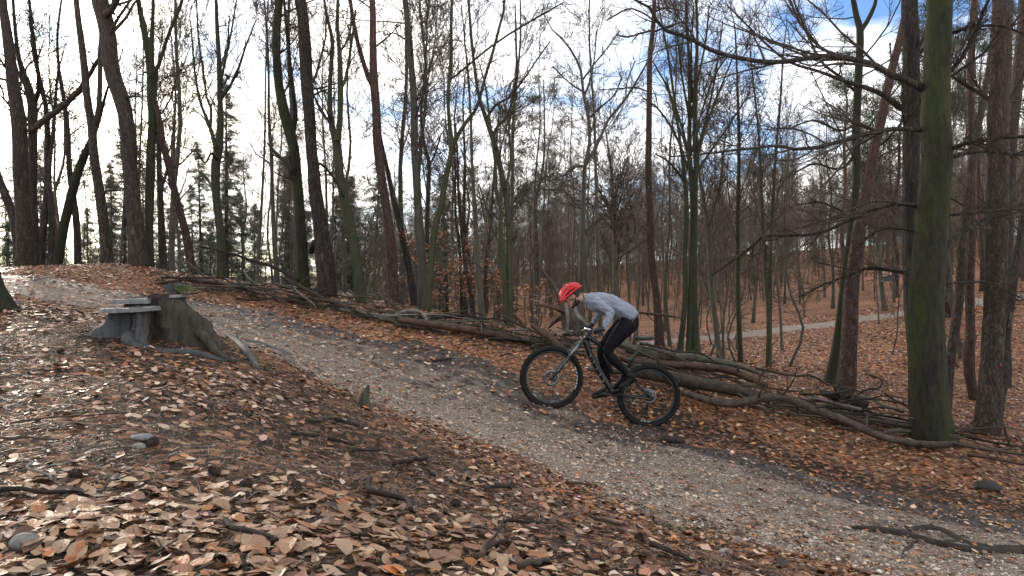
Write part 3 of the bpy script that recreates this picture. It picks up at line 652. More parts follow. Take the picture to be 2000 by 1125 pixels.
   [[(1358,330,6),(1368,280,6),(1385,210,5),(1400,130,4),(1412,40,3)],[(1359,320,6),(1378,250,5),(1408,170,4),(1440,90,3)],[(1345,310,6),(1330,240,5),(1300,165,4),(1275,120,3)],[(1344,330,6),(1322,270,5),(1288,215,4),(1255,190,3)],[(1348,240,5),(1362,160,4),(1378,80,4),(1385,10,3)],[(1346,230,5),(1332,150,4),(1322,60,3)],[(1355,345,6),(1392,290,5),(1430,235,4),(1465,180,3)],[(1340,360,5),(1310,320,4),(1280,300,3)],[(1350,300,5),(1370,220,4),(1395,150,4),(1420,110,3)],[(1342,290,5),(1318,225,4),(1302,150,3)],[(1352,200,4),(1350,100,4),(1355,10,3)]], dict(n1=24, a=(.25, .7), up=.12)),
 ('beech', 14.5, 'beech', 'slightly bent trunk next right of the three-trunk clump', [[(1407,682,12),(1393,587,10),(1386,498,9),(1382,437,8),(1374,390,6),(1366,340,5),(1362,270,4)]], [[(1384,440,6),(1393,409,5),(1404,373,5),(1411,320,4),(1418,250,3)]], dict(n1=20)),
 ('beech', 15.0, 'beech_green', 'straight thin mossy trunk midway between the three-trunk clump and the leaning pine', [[(1447,684,11),(1442,587,9),(1441,498,8),(1441,409,8),(1443,338,7),(1443,250,6),(1440,160,4),(1436,60,3)]], [], dict(n1=26)),
 ('beech', 13.6, 'beech_green', 'slim trunk dividing low into two stems, left of the leaning pine', [[(1500,720,10),(1502,622,10),(1495,533,7),(1490,440,6),(1486,340,5),(1480,240,4),(1470,150,3)],[(1503,625,8),(1505,533,7),(1507,444,7),(1511,373,6),(1516,290,5),(1524,200,4),(1530,100,3)]], [], dict(n1=22)),
 ('pine', 11.4, 'pine_red', 'stout red-barked pine leaning right in front of a straighter green trunk', [[(1651,764,36),(1656,700,31),(1660,643,29),(1663,566,27),(1674,478,25),(1684,407,22),(1697,353,20),(1708,285,19),(1723,227,17),(1733,173,16),(1744,128,16),(1755,88,14),(1765,40,11),(1772,0,9)]], [[(1745,125,4),(1740,105,3),(1738,85,3)]], dict(n1=3)),
 ('beech', 12.0, 'beech_green', 'green trunk crossing behind the leaning red pine', [[(1618,745,21),(1635,664,15),(1647,562,14),(1658,480,13),(1667,424,13),(1674,335,14),(1672,267,15),(1676,160,15),(1680,60,14),(1668,10,10)],[(1681,62,9),(1701,27,8),(1712,-15,6)]],
   [[(1664,430,5),(1640,410,5),(1600,395,4),(1560,400,3)],[(1672,300,6),(1640,330,5),(1590,320,4),(1540,345,3)],[(1674,240,6),(1640,255,5),(1590,235,4),(1545,250,3)],[(1672,180,6),(1640,150,6),(1600,115,5),(1570,50,4),(1550,0,4)],[(1690,300,5),(1730,275,4),(1760,240,3)]], dict(n1=22)),
 ('beech', 10.4, 'oak', 'grey trunk half hidden behind the big mossy green trunk', [[(1795,815,34),(1790,700,31),(1782,600,30),(1779,478,30),(1780,318,31),(1781,240,31),(1780,160,30),(1779,80,30),(1776,0,29)]],
   [[(1772,215,14),(1750,205,12),(1720,182,10),(1680,168,9),(1640,155,7),(1600,140,6),(1540,120,5),(1480,70,4),(1420,10,3)]], dict(n1=8)),
 ('beech', 8.5, 'mossy', 'big mossy green trunk with long bare limbs beside the trail on the right', [[(1819,862,74),(1815,766,64),(1809,643,62),(1810,560,61),(1816,478,58),(1825,371,56),(1830,300,55),(1827,240,53),(1829,160,49),(1833,53,47),(1835,0,45)]],
   [[(1812,178,17),(1795,168,15),(1770,158,14),(1740,145,13),(1700,125,12),(1640,112,11),(1600,110,10),(1540,121,10),(1470,118,9),(1400,102,9),(1340,72,8),(1290,55,7),(1275,20,6),(1240,0,4)],
    [(1808,256,11),(1790,252,10),(1750,252,9),(1690,262,9),(1630,280,8),(1560,292,7),(1520,285,6),(1440,293,5),(1380,300,4),(1310,306,3)],
    [(1812,408,12),(1790,402,10),(1760,398,9),(1720,405,8),(1660,430,7),(1600,455,6),(1530,460,6),(1490,462,5),(1465,485,5),(1430,510,4),(1390,538,3)],
    [(1800,402,6),(1760,397,5),(1700,394,5),(1640,420,4),(1580,440,3),(1520,452,2)],
    [(1800,538,7),(1785,535,6),(1740,527,5),(1700,522,5),(1650,540,4),(1600,560,4),(1560,580,3)],
    [(1800,545,6),(1770,535,5),(1720,527,4),(1660,525,3),(1600,514,2)],
    [(1800,458,6),(1770,448,5),(1720,448,4),(1690,470,3),(1660,500,2)],
    [(1840,486,13),(1860,470,9),(1890,448,8),(1940,420,7),(2000,396,6),(2050,370,5)],
    [(1845,298,10),(1870,286,9),(1920,274,7),(2000,266,6),(2060,262,5)],
    [(1848,312,9),(1880,300,8),(1930,296,6),(2000,302,5),(2070,310,4)],
    [(1840,420,7),(1880,418,6),(1940,412,5),(2010,408,4)],
    [(1838,555,5),(1880,551,4),(1930,552,4),(1970,570,3),(2010,590,2)],
    [(1846,150,9),(1880,110,8),(1905,60,7),(1930,0,6)],
    [(1848,70,8),(1890,55,6),(1950,50,5),(2010,70,4)],
    [(1493,462,4),(1496,500,4),(1494,540,3)],
    [(1640,112,7),(1600,90,6),(1560,40,5),(1540,-10,4)]], dict(n1=4, limbtwigs=13)),
 ('pine', 11.2, 'pine', 'leaning pine crossing in front of a straight one, next right of the mossy green trunk', [[(1845,792,20),(1857,698,17),(1873,584,18),(1880,478,18),(1889,407,16),(1897,336,15),(1906,270,13),(1918,215,12),(1925,173,11),(1935,100,9),(1942,20,8)]], [[(1853,715,6),(1862,712,5),(1872,717,3)]], dict(n1=4)),
 ('pine', 12.4, 'pine_red', 'straight pink-barked pine with a crooked swollen foot left of the stout ridged pine', [[(1903,812,14),(1901,770,16),(1894,735,20),(1893,700,19),(1895,640,17),(1894,549,16),(1898,460,14),(1897,336,13),(1896,187,13),(1897,107,14),(1901,27,12),(1903,0,11)]], [[(1893,735,13),(1883,690,10),(1884,668,5)]], dict(n1=4)),
 ('pine', 9.5, 'pine', 'stout ridged pine with a red paint dot near the right edge', [[(1926,850,43),(1935,740,40),(1940,655,39),(1946,513,37),(1947,407,37),(1951,318,36),(1949,240,37),(1955,133,36),(1957,27,35),(1958,0,34)]], [], dict(n1=4)),
 ('beech', 10.2, 'oak', 'dark trunk with a bulging knee directly right of the stout ridged pine', [[(1945,800,18),(1952,770,22),(1962,735,24),(1963,700,22),(1962,660,19),(1972,602,16),(1990,478,13),(2004,400,12),(2020,300,10)]], [[(1972,640,7),(1976,600,8),(1980,560,7)]], dict(n1=6)),
 ('pine', 13.5, 'pine', 'brown pine cut by the right edge at the top of the picture', [[(1960,770,24),(1966,500,22),(1974,300,21),(1977,253,20),(1984,187,21),(1992,107,20),(2000,0,18)]], [], dict(n1=6)),
 ('beech', 30.0, 'beech', 'trunk with a flared foot that carries the dark hanging box above the footpath', [[(1729,603,13),(1724,575,9),(1720,540,8),(1715,470,7),(1712,400,6),(1709,330,5),(1705,250,3)]], [[(1716,480,4),(1728,440,3),(1740,390,3)]], dict(n1=30, l1=(1.5, 4))),
 ('beech', 33.0, 'beech', 'slim trunk just right of the dark hanging box', [[(1746,583,6),(1745,545,5),(1743,480,4),(1741,400,4),(1738,320,3)]], [], dict(n1=26, l1=(1, 3))),
 ('beech', 17.0, 'beech', 'short pale trunk leaning right between the pines and the footpath', [[(1878,685,10),(1868,640,9),(1860,590,8),(1856,540,8),(1850,470,7),(1852,380,6),(1858,280,5)]], [], dict(n1=16)),
]

tree_objs = {}
for ti, (kind, d, bk, label, stems, limbs, o) in enumerate(TREES):
    rng = np.random.default_rng(100 + ti)
    ss = []
    for si, s in enumerate(stems):
        gb = (si == 0) or (s[0][1] > 500)
        ext = 0
        if s[-1][1] < 60: ext = rng.uniform(3.5, 6)
        elif s[-1][1] < 420 and kind == 'beech': ext = rng.uniform(.6, 1.6)
        ss.append(px_stem(s, d, rng.uniform(-.25, .35) * (1 if si else 1), rng, ext, gb))
    base = ss[0][0, :3].copy(); base[2] += .06
    name = 'pine_tree' if kind == 'pine' else 'bare_tree'
    t = thing(name, base, label, 'tree'); tree_objs[label] = (t, base, ss)
    big = d < 13
    V, Q = [], []
    g = Geo()
    for si, s in enumerate(ss):
        fl = .14 if (si == 0 or s[0][2] < base[2] + .3) else 0.0
        v, q = trunk_geo(rng, s, base, 40 if d < 10 else 18 if big else 12, 120 if d < 10 else 46 if big else 30, fl, (.06 if bk in ('pine', 'pine_red', 'oak') else .035) * (1.3 if d < 10 else 1), 22 if d < 10 else 6)
        g.add(v, q)
    ob('trunk', g.mesh('trunk', M[bk]), t)
    lim = []
    for li, l in enumerate(limbs):
        a = px_stem(l, d, rng.uniform(-.9, 1.3), rng, 0)
        # start inside the trunk
        lim.append(a)
        n = 22 if len(l) > 5 else 14
        p = resample(a, n, .12, rng)
        gl = Geo().tube(p[:, :3] - base, p[:, 3], 8 if big else 6, True)
        ob('limb', gl.mesh('limb', M[bk if bk != 'mossy' else ('beech' if d > 10 else 'oak')]), t)
    gc = Geo()
    n1 = o.get('n1', 14)
    if n1:
        fork_crown(rng, ss, bare_spec(o.get('l1', (1.0, 2.7)), max(3, int(n1 * 1.3) // len(ss)), o.get('n2', 6), 7, t0=.28, up=o.get('up', .05), a=o.get('a', (.5, 1.15)), rmin=.0022 * d / 10), base, gc)
    if lim:
        nl = o.get('limbtwigs', 5)
        fork_crown(rng, lim, [dict(n=nl, t0=.12, a0=.3, a1=.9, len=len_f(.15, .4), K=6, w=.13, up=.05, rr=.55, s=4, rmin=.003),
                              dict(n=5, t0=.15, a0=.35, a1=.95, len=len_f(.3, .6), K=4, w=.15, up=.03, rr=.65, s=3, rmin=.0024),
                              dict(n=4, t0=.2, a0=.35, a1=.9, len=len_f(.35, .7), K=4, w=.15, up=.02, rr=.7, s=3, rmin=.002)], base, gc)
    if gc.n: ob('crown', gc.mesh('crown', M['twig']), t)
    if 'needles' in o:
        cs = np.array([P(x + rng.normal(0, 4), y + rng.normal(0, 3), d + rng.uniform(-.5, .5)) for x, y in o['needles'] for k in range(3)])
        gn = Geo(); needle_clumps(rng, cs, gn, base, .17, 60, .075, .0022)
        ob('foliage', gn.mesh('foliage', M['needle_pine'], False), t)

# --- prototypes for the woods behind
def proto_bare(seed, h, r, n1, a, up, t0, l1, n2=8, n3=7, n4=0, lean=.15, rmin=.0065, stems=1):
    rng = np.random.default_rng(seed)
    ss = []
    for k in range(stems):
        p = [[rng.normal(0, .12) * (k > 0), rng.normal(0, .12) * (k > 0), -.15, r]]
        dx, dy = rng.normal(0, lean, 2) + (rng.normal(0, .5, 2) * (k > 0))
        for i in range(1, 7):
            f = i / 6
            p.append([p[0][0] + dx * f * 1.5 + rng.normal(0, .12), p[0][1] + dy * f * 1.5 + rng.normal(0, .12), h * f * (1 if k == 0 else .85), r * (1 - .9 * f ** 1.1)])
        ss.append(np.array(p))
    g = Geo()
    for s in ss:
        v, q = trunk_geo(rng, s, np.zeros(3), 8, 16, .4, .04); g.add(v, q)
    gc = Geo()
    spec = bare_spec(l1, n1 // stems, n2, n3, t0, up, a, rmin)
    if n4: spec.append(dict(n=n4, t0=.2, a0=.35, a1=.9, len=len_f(.35, .7), K=3, w=.15, up=.02, rr=.75, s=3, rmin=rmin))
    fork_crown(rng, ss, spec, np.zeros(3), gc)
    return g, gc
def proto_pine(seed, h, r, crown0=.55):
    rng = np.random.default_rng(seed)
    s = np.array([[0, 0, -.15, r]] + [[rng.normal(0, .15), rng.normal(0, .15), h * i / 6, r * (1 - .82 * i / 6)] for i in range(1, 7)])
    g = Geo(); v, q = trunk_geo(rng, s, np.zeros(3), 8, 18, .3, .05); g.add(v, q)
    gb = Geo()
    A = resample(s, 16)[None]; pts, rad = sprout(rng, A[:, :, :3], A[:, :, 3], 26, crown0 - .12, 1, .9, 1.5, None, .35, len_a(1.2, 2.8), 6, .16, .07)
    V, Q = tubes(pts, np.maximum(rad, .012), 4); gb.add(V, Q)
    p2, r2 = sprout(rng, pts, rad, 5, .35, 1, .4, 1.0, None, .6, len_f(.25, .5), 4, .15, .08)
    V, Q = tubes(p2, np.maximum(r2, .009), 3); gb.add(V, Q)
    ends = p2[:, -1]; ends = ends[ends[:, 2] > h * crown0]
    gn = Geo(); needle_clumps(rng, ends, gn, np.zeros(3), .42, 60, .2, .012)
    return g, gb, gn
def proto_spruce(seed, h, r, wide=2.0):
    rng = np.random.default_rng(seed)
    s = np.array([[0, 0, -.15, r], [0, 0, h * .5, r * .6], [0, 0, h, .01]])
    g = Geo(); v, q = trunk_geo(rng, s, np.zeros(3), 7, 14, .3, .04); g.add(v, q)
    n = int(h * 20); zf = np.sort(rng.uniform(.05, .99, n)); az = rng.uniform(0, 6.28, n)
    gap = np.clip(.75 + 1.6 * fbm(zf * 9, az * 1.2, seed, 3), .25, 1.2)                      # uneven outline
    L = wide * (1.05 - zf) ** .75 * rng.uniform(.6, 1.15, n) * gap
    st = np.stack([np.zeros(n), np.zeros(n), zf * h], 1); d = np.stack([np.cos(az), np.sin(az), rng.uniform(-.25, .35, n)], 1)
    pts = grow(rng, st, d, L, 6, .12, -.05)
    gb = Geo(); V, Q = tubes(pts, np.linspace(.016, .004, 6)[None] * np.ones((n, 1)), 3); gb.add(V, Q)
    m = 72
    pi = np.repeat(np.arange(n), m); t = rng.uniform(.1, 1, n * m) * 4.99; k = t.astype(int); u = (t - k)[:, None]
    c = pts[pi, k] * (1 - u) + pts[pi, k + 1] * u + rng.normal(0, .05, (n * m, 3))
    tg = unit(pts[pi, k + 1] - pts[pi, k]); sd = unit(np.cross(tg, [0, 0, 1])) * rng.choice([-1, 1], (n * m, 1))
    e = unit(sd * rng.uniform(.2, 1, (n * m, 1)) + tg * .6 + np.array([0, 0, -.5]) + rng.normal(0, .45, (n * m, 3))); ln = (rng.uniform(.08, .3, (n * m, 1)) * (1.1 - t / 6)[:, None] + .05)
    w = unit(np.cross(e, rng.normal(0, 1, (n * m, 3)))) * .016
    V = np.stack([c - w * .4, c + w * .4, c + e * ln * .6 + w, c + e * ln], 1).reshape(-1, 3)
    gn = Geo(); gn.add(V, np.arange(len(V)).reshape(-1, 4))
    return g, gb, gn

PROTO = {}
for i, a in enumerate([dict(h=15, r=.085, n1=30, a=(.3, .75), up=.1, t0=.28, l1=(2, 4.5)), dict(h=17, r=.11, n1=30, a=(.5, 1.1), up=.07, t0=.3, l1=(2.2, 5)),
                       dict(h=13, r=.07, n1=32, a=(.45, 1.0), up=.06, t0=.22, l1=(1.4, 3.4)), dict(h=16, r=.08, n1=30, a=(.35, .8), up=.09, t0=.35, l1=(1.8, 4), stems=2),
                       dict(h=12, r=.06, n1=30, a=(.6, 1.25), up=.05, t0=.15, l1=(1.4, 3.2)), dict(h=18, r=.1, n1=28, a=(.4, .9), up=.08, t0=.4, l1=(2, 4.4))]):
    g, gc = proto_bare(500 + i, **a)
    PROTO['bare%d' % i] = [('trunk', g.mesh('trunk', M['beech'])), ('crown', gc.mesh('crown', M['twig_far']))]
for i, (h, r) in enumerate([(14, .15), (16, .18), (12, .13)]):
    g, gb, gn = proto_pine(600 + i, h, r)
    PROTO['pine%d' % i] = [('trunk', g.mesh('trunk', M['pine_red'])), ('crown', gb.mesh('crown', M['twig'])), ('foliage', gn.mesh('foliage', M['needle_pine'], False))]
for i, (h, r, w) in enumerate([(11, .13, 3.3), (14, .16, 3.8), (8, .09, 2.7)]):
    g, gb, gn = proto_spruce(700 + i, h, r, w)
    PROTO['spruce%d' % i] = [('trunk', g.mesh('trunk', M['oak'])), ('crown', gb.mesh('crown', M['twig'])), ('foliage', gn.mesh('foliage', M['needle_spruce'], False))]
for i in range(3):
    g, gc = proto_bare(800 + i, h=[5.5, 4, 7][i], r=[.035, .025, .045][i], n1=16, a=(.5, 1.1), up=.05, t0=.2, l1=(.6, 1.7), n2=6, n3=4, rmin=.0045)
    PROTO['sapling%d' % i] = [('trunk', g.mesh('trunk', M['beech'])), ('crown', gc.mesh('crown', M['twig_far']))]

def place(kind, name, x, y, s, rz, label, cat, group):
    t = thing(name, (x, y, H1(x, y)), label, cat, group)
    t.rotation_euler = (random.gauss(0, .025), random.gauss(0, .025), rz); t.scale = (s, s, s * random.uniform(.92, 1.1))
    for nm, me in PROTO[kind]: ob(nm, me, t)
    return t
placed = [(v[1][0], v[1][1]) for v in tree_objs.values()]
def free(x, y, r):
    return all((x - a) ** 2 + (y - b) ** 2 > r * r for a, b in placed)
ZONES = [(60, 'at the left edge'), (240, 'between far left and big curved trunk'), (430, 'between big curved and broom-shaped trunk'), (640, 'left of the scarred trunk'), (830, 'between the scarred and the tall grey trunk'), (1000, 'between the tall grey and the V-shaped tree'), (1145, 'behind the helmet'), (1290, 'behind the rider and the reddish pine'), (1440, 'near the three-trunk clump'), (1650, 'left of the leaning red pine'), (1820, 'between leaning pine and mossy trunk'), (9999, 'right of the mossy trunk')]
def scatter(n, kinds, name, region, rmin, smin, smax, label, cat, group, seed, pxr=(-150, 2150), prob=None, zones=False):
    rng = random.Random(seed); k = 0; tries = 0
    while k < n and tries < n * 60:
        tries += 1
        d = region[0] * (region[1] / region[0]) ** rng.random() if region[1] > 2 * region[0] else rng.uniform(*region)
        px = rng.uniform(*pxr)
        if prob and rng.random() > prob(px, d): continue
        x = (px - 1000) / F * d
        t, _ = line_dist([x], [d], trw); t2, _ = line_dist([x], [d], FPW)
        if abs(t[0]) < 1.5 or abs(t2[0]) < 1.6 or not free(x, d, rmin): continue
        placed.append((x, d)); k += 1
        lb, gp = label, group
        if zones:
            z = [q for q in ZONES if px < q[0]][0][1]; lb = label + ' ' + z; gp = group + ' ' + z
        place(rng.choice(kinds), name, x, d, rng.uniform(smin, smax), rng.uniform(0, 6.28), lb, cat, gp)
bares = ['bare%d' % i for i in range(6)]
scatter(32, bares, 'bare_tree', (18, 32), 1.5, .62, .95, 'bare grey-brown tree in the hollow', 'tree', 'bare trees in the hollow', 1, zones=True, prob=lambda p, d: .25 if p > 1500 else .8)
scatter(84, bares, 'bare_tree', (33, 72), 1.6, .48, .8, 'bare brown tree of the far wood', 'tree', 'bare trees of the far wood', 2, zones=True, prob=lambda p, d: .3 if p < 650 else 1)
scatter(30, ['spruce0', 'spruce1', 'spruce2'], 'spruce_tree', (30, 64), 1.6, .55, .85, 'dark green spruce behind the crest', 'tree', 'spruces behind the left crest', 3, zones=True, pxr=(-150, 470))
scatter(14, ['spruce0', 'spruce2'], 'spruce_tree', (34, 60), 2.0, .75, 1.05, 'small grey-green spruce', 'tree', 'spruces left of centre', 4, zones=True, pxr=(430, 900))
scatter(16, ['pine0', 'pine1', 'pine2'], 'pine_tree', (30, 56), 2.0, .6, .85, 'distant pine with dark needle crown', 'tree', 'distant pines', 5, zones=True, pxr=(60, 1080))
scatter(7, ['pine0', 'pine1', 'pine2'], 'pine_tree', (22, 40), 2.0, .9, 1.15, 'distant pine with red upper bark', 'tree', 'distant pines at the right', 6, zones=True, pxr=(1500, 2100))
scatter(76, ['sapling0', 'sapling1', 'sapling2'], 'sapling', (14.5, 44), .6, .5, 1.0, 'thin leafless sapling', 'sapling', 'saplings in the hollow', 7, zones=True, pxr=(640, 2050), prob=lambda p, d: .35 if p > 1480 and d < 30 else 1)

# --- the wood farther off reads as one mass
def far_wood():
    rng = np.random.default_rng(900); protos = []
    for k in range(5):
        gt = Geo(); r2 = np.random.default_rng(910 + k)
        h = [14, 12, 16, 10, 13][k]
        s = np.array([[0, 0, -.3, .085], [r2.normal(0, .3), r2.normal(0, .3), h * .5, .055], [r2.normal(0, .4), r2.normal(0, .4), h, .012]])
        V, Q = tubes(resample(s, 7)[None, :, :3], resample(s, 7)[None, :, 3], 5); gt.add(V, Q)
        fork_crown(r2, [s], bare_spec((1.8, 4.0), 30, 7, 6, .1, .07, (.45, 1.1), .008), np.zeros(3), gt)
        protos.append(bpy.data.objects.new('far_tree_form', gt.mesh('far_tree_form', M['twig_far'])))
    pts = []; rot = []; scl = []; idx = []
    while len(pts) < 760:
        d = rng.uniform(44, 120); px = rng.uniform(-250, 2250)
        if px < 640 and rng.random() < .6 + .25 * (420 < px < 560): continue
        x = (px - 1000) / F * d
        f2, _ = line_dist([x], [d], FPW)
        if abs(f2[0]) < 2: continue
        pts.append((x, d)); rot.append(rng.uniform(0, 6.28)); scl.append(rng.uniform(.8, 1.12) * min(max(d / 95, .5), 1.1) * (.62 if px < 700 else .85 if px < 1050 else 1)); idx.append(int(rng.integers(0, 5)))
    pts = np.array(pts); me = bpy.data.meshes.new('far_wood'); me.vertices.add(len(pts)); me.vertices.foreach_set('co', np.column_stack([pts, H(pts[:, 0], pts[:, 1])]).astype(np.float32).ravel())
    for nm, v in (('rz', rot), ('sc', scl)):
        at = me.attributes.new(nm, 'FLOAT', 'POINT'); at.data.foreach_set('value', np.array(v, np.float32))
    at = me.attributes.new('pick', 'INT', 'POINT'); at.data.foreach_set('value', np.array(idx, np.int32))
    me.materials.append(M['twig_far'])
    o = ob('far_wood', me, kind='stuff', label='brown mass of leafless trees closing off the distance', cat='woodland')
    ng = bpy.data.node_groups.new('far_wood', 'GeometryNodeTree'); ng.interface.new_socket('Geometry', in_out='INPUT', socket_type='NodeSocketGeometry'); ng.interface.new_socket('Geometry', in_out='OUTPUT', socket_type='NodeSocketGeometry')
    N = ng.nodes; Lk = ng.links; gi = N.new('NodeGroupInput'); go = N.new('NodeGroupOutput'); ip = N.new('GeometryNodeInstanceOnPoints'); gj = N.new('GeometryNodeGeometryToInstance')
    for p in reversed(protos):
        oi = N.new('GeometryNodeObjectInfo'); oi.inputs['Object'].default_value = p; oi.inputs['As Instance'].default_value = False
        Lk.new(oi.outputs['Geometry'], gj.inputs[0])
    def attr(nm, ty='FLOAT'):
        n = N.new('GeometryNodeInputNamedAttribute'); n.data_type = ty; n.inputs['Name'].default_value = nm; return n.outputs['Attribute']
    cb = N.new('ShaderNodeCombineXYZ'); Lk.new(attr('rz'), cb.inputs[2])
    e2r = N.new('FunctionNodeEulerToRotation'); Lk.new(cb.outputs[0], e2r.inputs[0])
    Lk.new(gi.outputs[0], ip.inputs['Points']); Lk.new(gj.outputs[0], ip.inputs['Instance']); ip.inputs['Pick Instance'].default_value = True
    Lk.new(attr('pick', 'INT'), ip.inputs['Instance Index']); Lk.new(e2r.outputs[0], ip.inputs['Rotation']); Lk.new(attr('sc'), ip.inputs['Scale']); Lk.new(ip.outputs[0], go.inputs[0])
    o.modifiers.new('scatter', 'NODES').node_group = ng
far_wood()
# ------------------------------------------------------------------ logs, branches, stump
def log_mesh(pts4, base, mat, sides=12, n=26, rough=.08, seed=0, stubs=0):
    """a round log with closed, slightly ragged ends"""
    rng = np.random.default_rng(seed)
    p = resample(pts4, n)
    V, Q = tubes(p[None, :, :3], p[None, :, 3], sides)
    c = np.repeat(p[:, :3], sides, 0); th = np.tile(np.arange(sides), n) / sides * 6.283; s = np.repeat(np.linspace(0, 1, n), sides) * np.linalg.norm(p[-1, :3] - p[0, :3])
    k = 1 + rough * 2.4 * fbm(np.cos(th) * 1.3 + 5 + seed, np.sin(th) * 1.3 + s * 2.2, seed, 3) + rough * fbm(th * 2 + seed, s * 9, seed + 4, 2)
    V = c + (V - c) * k[:, None]
    m = len(V); V = np.vstack([V, p[0, :3] - (p[1, :3] - p[0, :3]) * .05, p[-1, :3] + (p[-1, :3] - p[-2, :3]) * .05])
    i = np.arange(sides); j = (i + 1) % sides; o = (n - 1) * sides
    T = np.vstack([np.stack([j, i, np.full(sides, m)], 1), np.stack([i + o, j + o, np.full(sides, m + 1)], 1)])
    geo = Geo().add(V - base, [Q, T])
    if stubs:
        for q in range(stubs):      # snapped side branches
            k2 = int(rng.integers(2, n - 3)); a = rng.uniform(0, 6.28); tg = unit(p[k2 + 1, :3] - p[k2, :3]); pr = unit(np.cross(tg, rng.normal(0, 1, 3))); pr[2] = abs(pr[2]); dr = unit(pr + tg * rng.uniform(-.6, .6)); r0 = p[k2, 3]
            L = r0 * rng.uniform(1.4, 4.5); geo.tube([p[k2, :3] - base, p[k2, :3] + dr * (r0 + L * .5) - base, p[k2, :3] + dr * (r0 + L) - base], [r0 * .4, r0 * .3, r0 * rng.uniform(.1, .25)], 6)
    return geo.mesh('log', mat)
LOGS = [ # name, material, label, d0, d1, pts (px,py,w)
 ('fallen_log','dead_red','long orange-brown barkless log lying from the pale hook branch to the rider\'s front wheel',10.1,9.9,[(778,624,15),(830,632,17),(900,642,19),(980,656,18),(1040,668,18),(1082,684,17)]),
 ('fallen_log','dead','thick smooth brown log passing behind the rear wheel',9.35,8.75,[(1135,722,10),(1210,726,13),(1260,730,26),(1330,742,31),(1420,759,29),(1505,780,21)]),
 ('fallen_log','dead_red','dark reddish log above the thick smooth log behind the saddle',9.9,9.3,[(1222,702,12),(1300,711,17),(1360,716,17),(1420,722,18),(1470,742,15),(1500,752,10)]),
 ('fallen_log','dead_moss','pale lichen-covered log at the back of the heap under the saddle',10.5,10.0,[(1205,670,20),(1240,682,28),(1300,694,23),(1370,700,18),(1440,714,13),(1500,735,9)]),
 ('fallen_branch','dead','long wavy branch snaking along the heap to the foot of the mossy trunk',8.75,7.9,[(1332,766,14),(1382,782,17),(1435,788,21),(1496,777,17),(1545,781,18),(1586,799,19),(1647,820,18),(1709,848,17),(1770,864,16),(1831,869,17),(1870,866,14)]),
 ('fallen_branch','dead','thin straight pole running right from the wavy branch past the mossy trunk',7.9,7.4,[(1862,866,8),(1900,873,7),(1950,881,7),(2030,892,6)]),
 ('fallen_branch','dead_red','brown pole on the leaves below the thin straight pole at the right edge',7.5,7.1,[(1890,888,9),(1930,893,9),(1975,902,8),(2040,914,7)]),
 ('fallen_log','dead_red','split reddish plank-like log slanting down to the front wheel',9.75,9.45,[(1038,632,9),(1062,650,15),(1085,668,17),(1108,690,15)]),
 ('fallen_log','dead_dark','dark log end next to the split reddish log',9.9,9.7,[(1035,662,10),(1060,674,17),(1085,684,16),(1100,690,12)]),
 ('fallen_branch','dead_pale','bleached stick lying above the orange-brown log',10.4,10.2,[(995,646,5),(1030,644,6),(1060,650,5),(1080,654,4)]),
 ('fallen_branch','dead_pale','pale hooked branch arching over the left end of the orange-brown log',10.6,10.1,[(770,616,6),(792,608,9),(812,607,11),(826,614,10),(834,626,8),(838,640,6)]),
 ('fallen_log','dead','grey log under the pale hooked branch',10.3,10.2,[(770,632,14),(800,638,13),(850,648,11),(900,654,9)]),
 ('fallen_log','dead_moss','lichen grey log left of the pale hooked branch',10.9,10.5,[(665,604,9),(700,612,12),(740,620,12),(775,627,10)]),
 ('fallen_branch','dead','grey bough in front of the scarred trunk',11.5,11.0,[(560,586,7),(610,594,9),(660,602,9),(700,612,8)]),
 ('fallen_branch','dead','broken bough propped up against the nearly black curved trunk',11.6,11.2,[(548,540,6),(580,556,8),(612,573,9),(650,592,8)]),
 ('fallen_branch','dead_dark','long black dead branch sloping down in front of the slender straight stem',13.6,12.6,[(392,482,4),(440,492,5),(490,508,6),(530,520,7),(560,534,8),(582,548,8)]),
 ('fallen_branch','dead','dark bough along the top of the bank behind the stump',12.3,11.4,[(330,540,6),(380,548,8),(430,552,9),(480,566,9),(520,574,7)]),
 ('fallen_branch','dead_pale','thin pale stick slanting over the left heap by the nearly black trunk',11.2,10.9,[(574,562,3),(590,577,4),(608,590,4),(618,602,3)]),
 ('fallen_branch','dead','broken bough pointing up left between the brown forked and curved trunks',11.2,10.8,[(735,574,6),(752,584,7),(775,600,8),(785,610,7)]),
 ('fallen_log','dead_dark','black charred-looking log end at the right end of the heap',9.4,9.15,[(1600,752,12),(1640,762,24),(1670,772,32),(1692,782,30)]),
 ('fallen_branch','dead','grey branch on top of the black log',9.3,9.1,[(1560,768,5),(1600,770,6),(1640,766,6),(1662,760,3)]),
 ('fallen_branch','dead_pale','broken branch with a yellow split end below the black log',9.0,8.8,[(1575,775,5),(1610,782,6),(1650,792,7),(1682,800,8)]),
 ('fallen_branch','dead_dark','crooked thin branch curling over the leaves right of the black log',9.0,9.6,[(1675,770,4),(1695,760,5),(1715,759,5),(1724,745,5),(1716,738,4),(1690,730,3)]),
 ('fallen_branch','dead_dark','twiggy dark branch lying left of the mossy trunk',9.2,8.9,[(1728,768,3),(1745,780,5),(1765,790,6),(1782,800,6)]),
 ('fallen_log','dead','half buried log under the wavy branch',8.9,8.6,[(1560,800,8),(1610,812,13),(1660,828,14),(1700,842,9)]),
 ('fallen_branch','dead_red','snapped stake leaning right of the stout ridged pine',8.6,8.6,[(1960,828,6),(1966,850,6),(1974,872,6)]),
 ('fallen_branch','dead_pale','white split stick standing at the right edge',8.3,8.3,[(1986,842,4),(1996,862,5),(2006,880,5)]),
 ('fallen_branch','dead','branch lying behind the rider\'s back towards the reddish pine',12.0,11.6,[(1236,610,4),(1262,612,6),(1300,616,5),(1335,622,3)]),
]
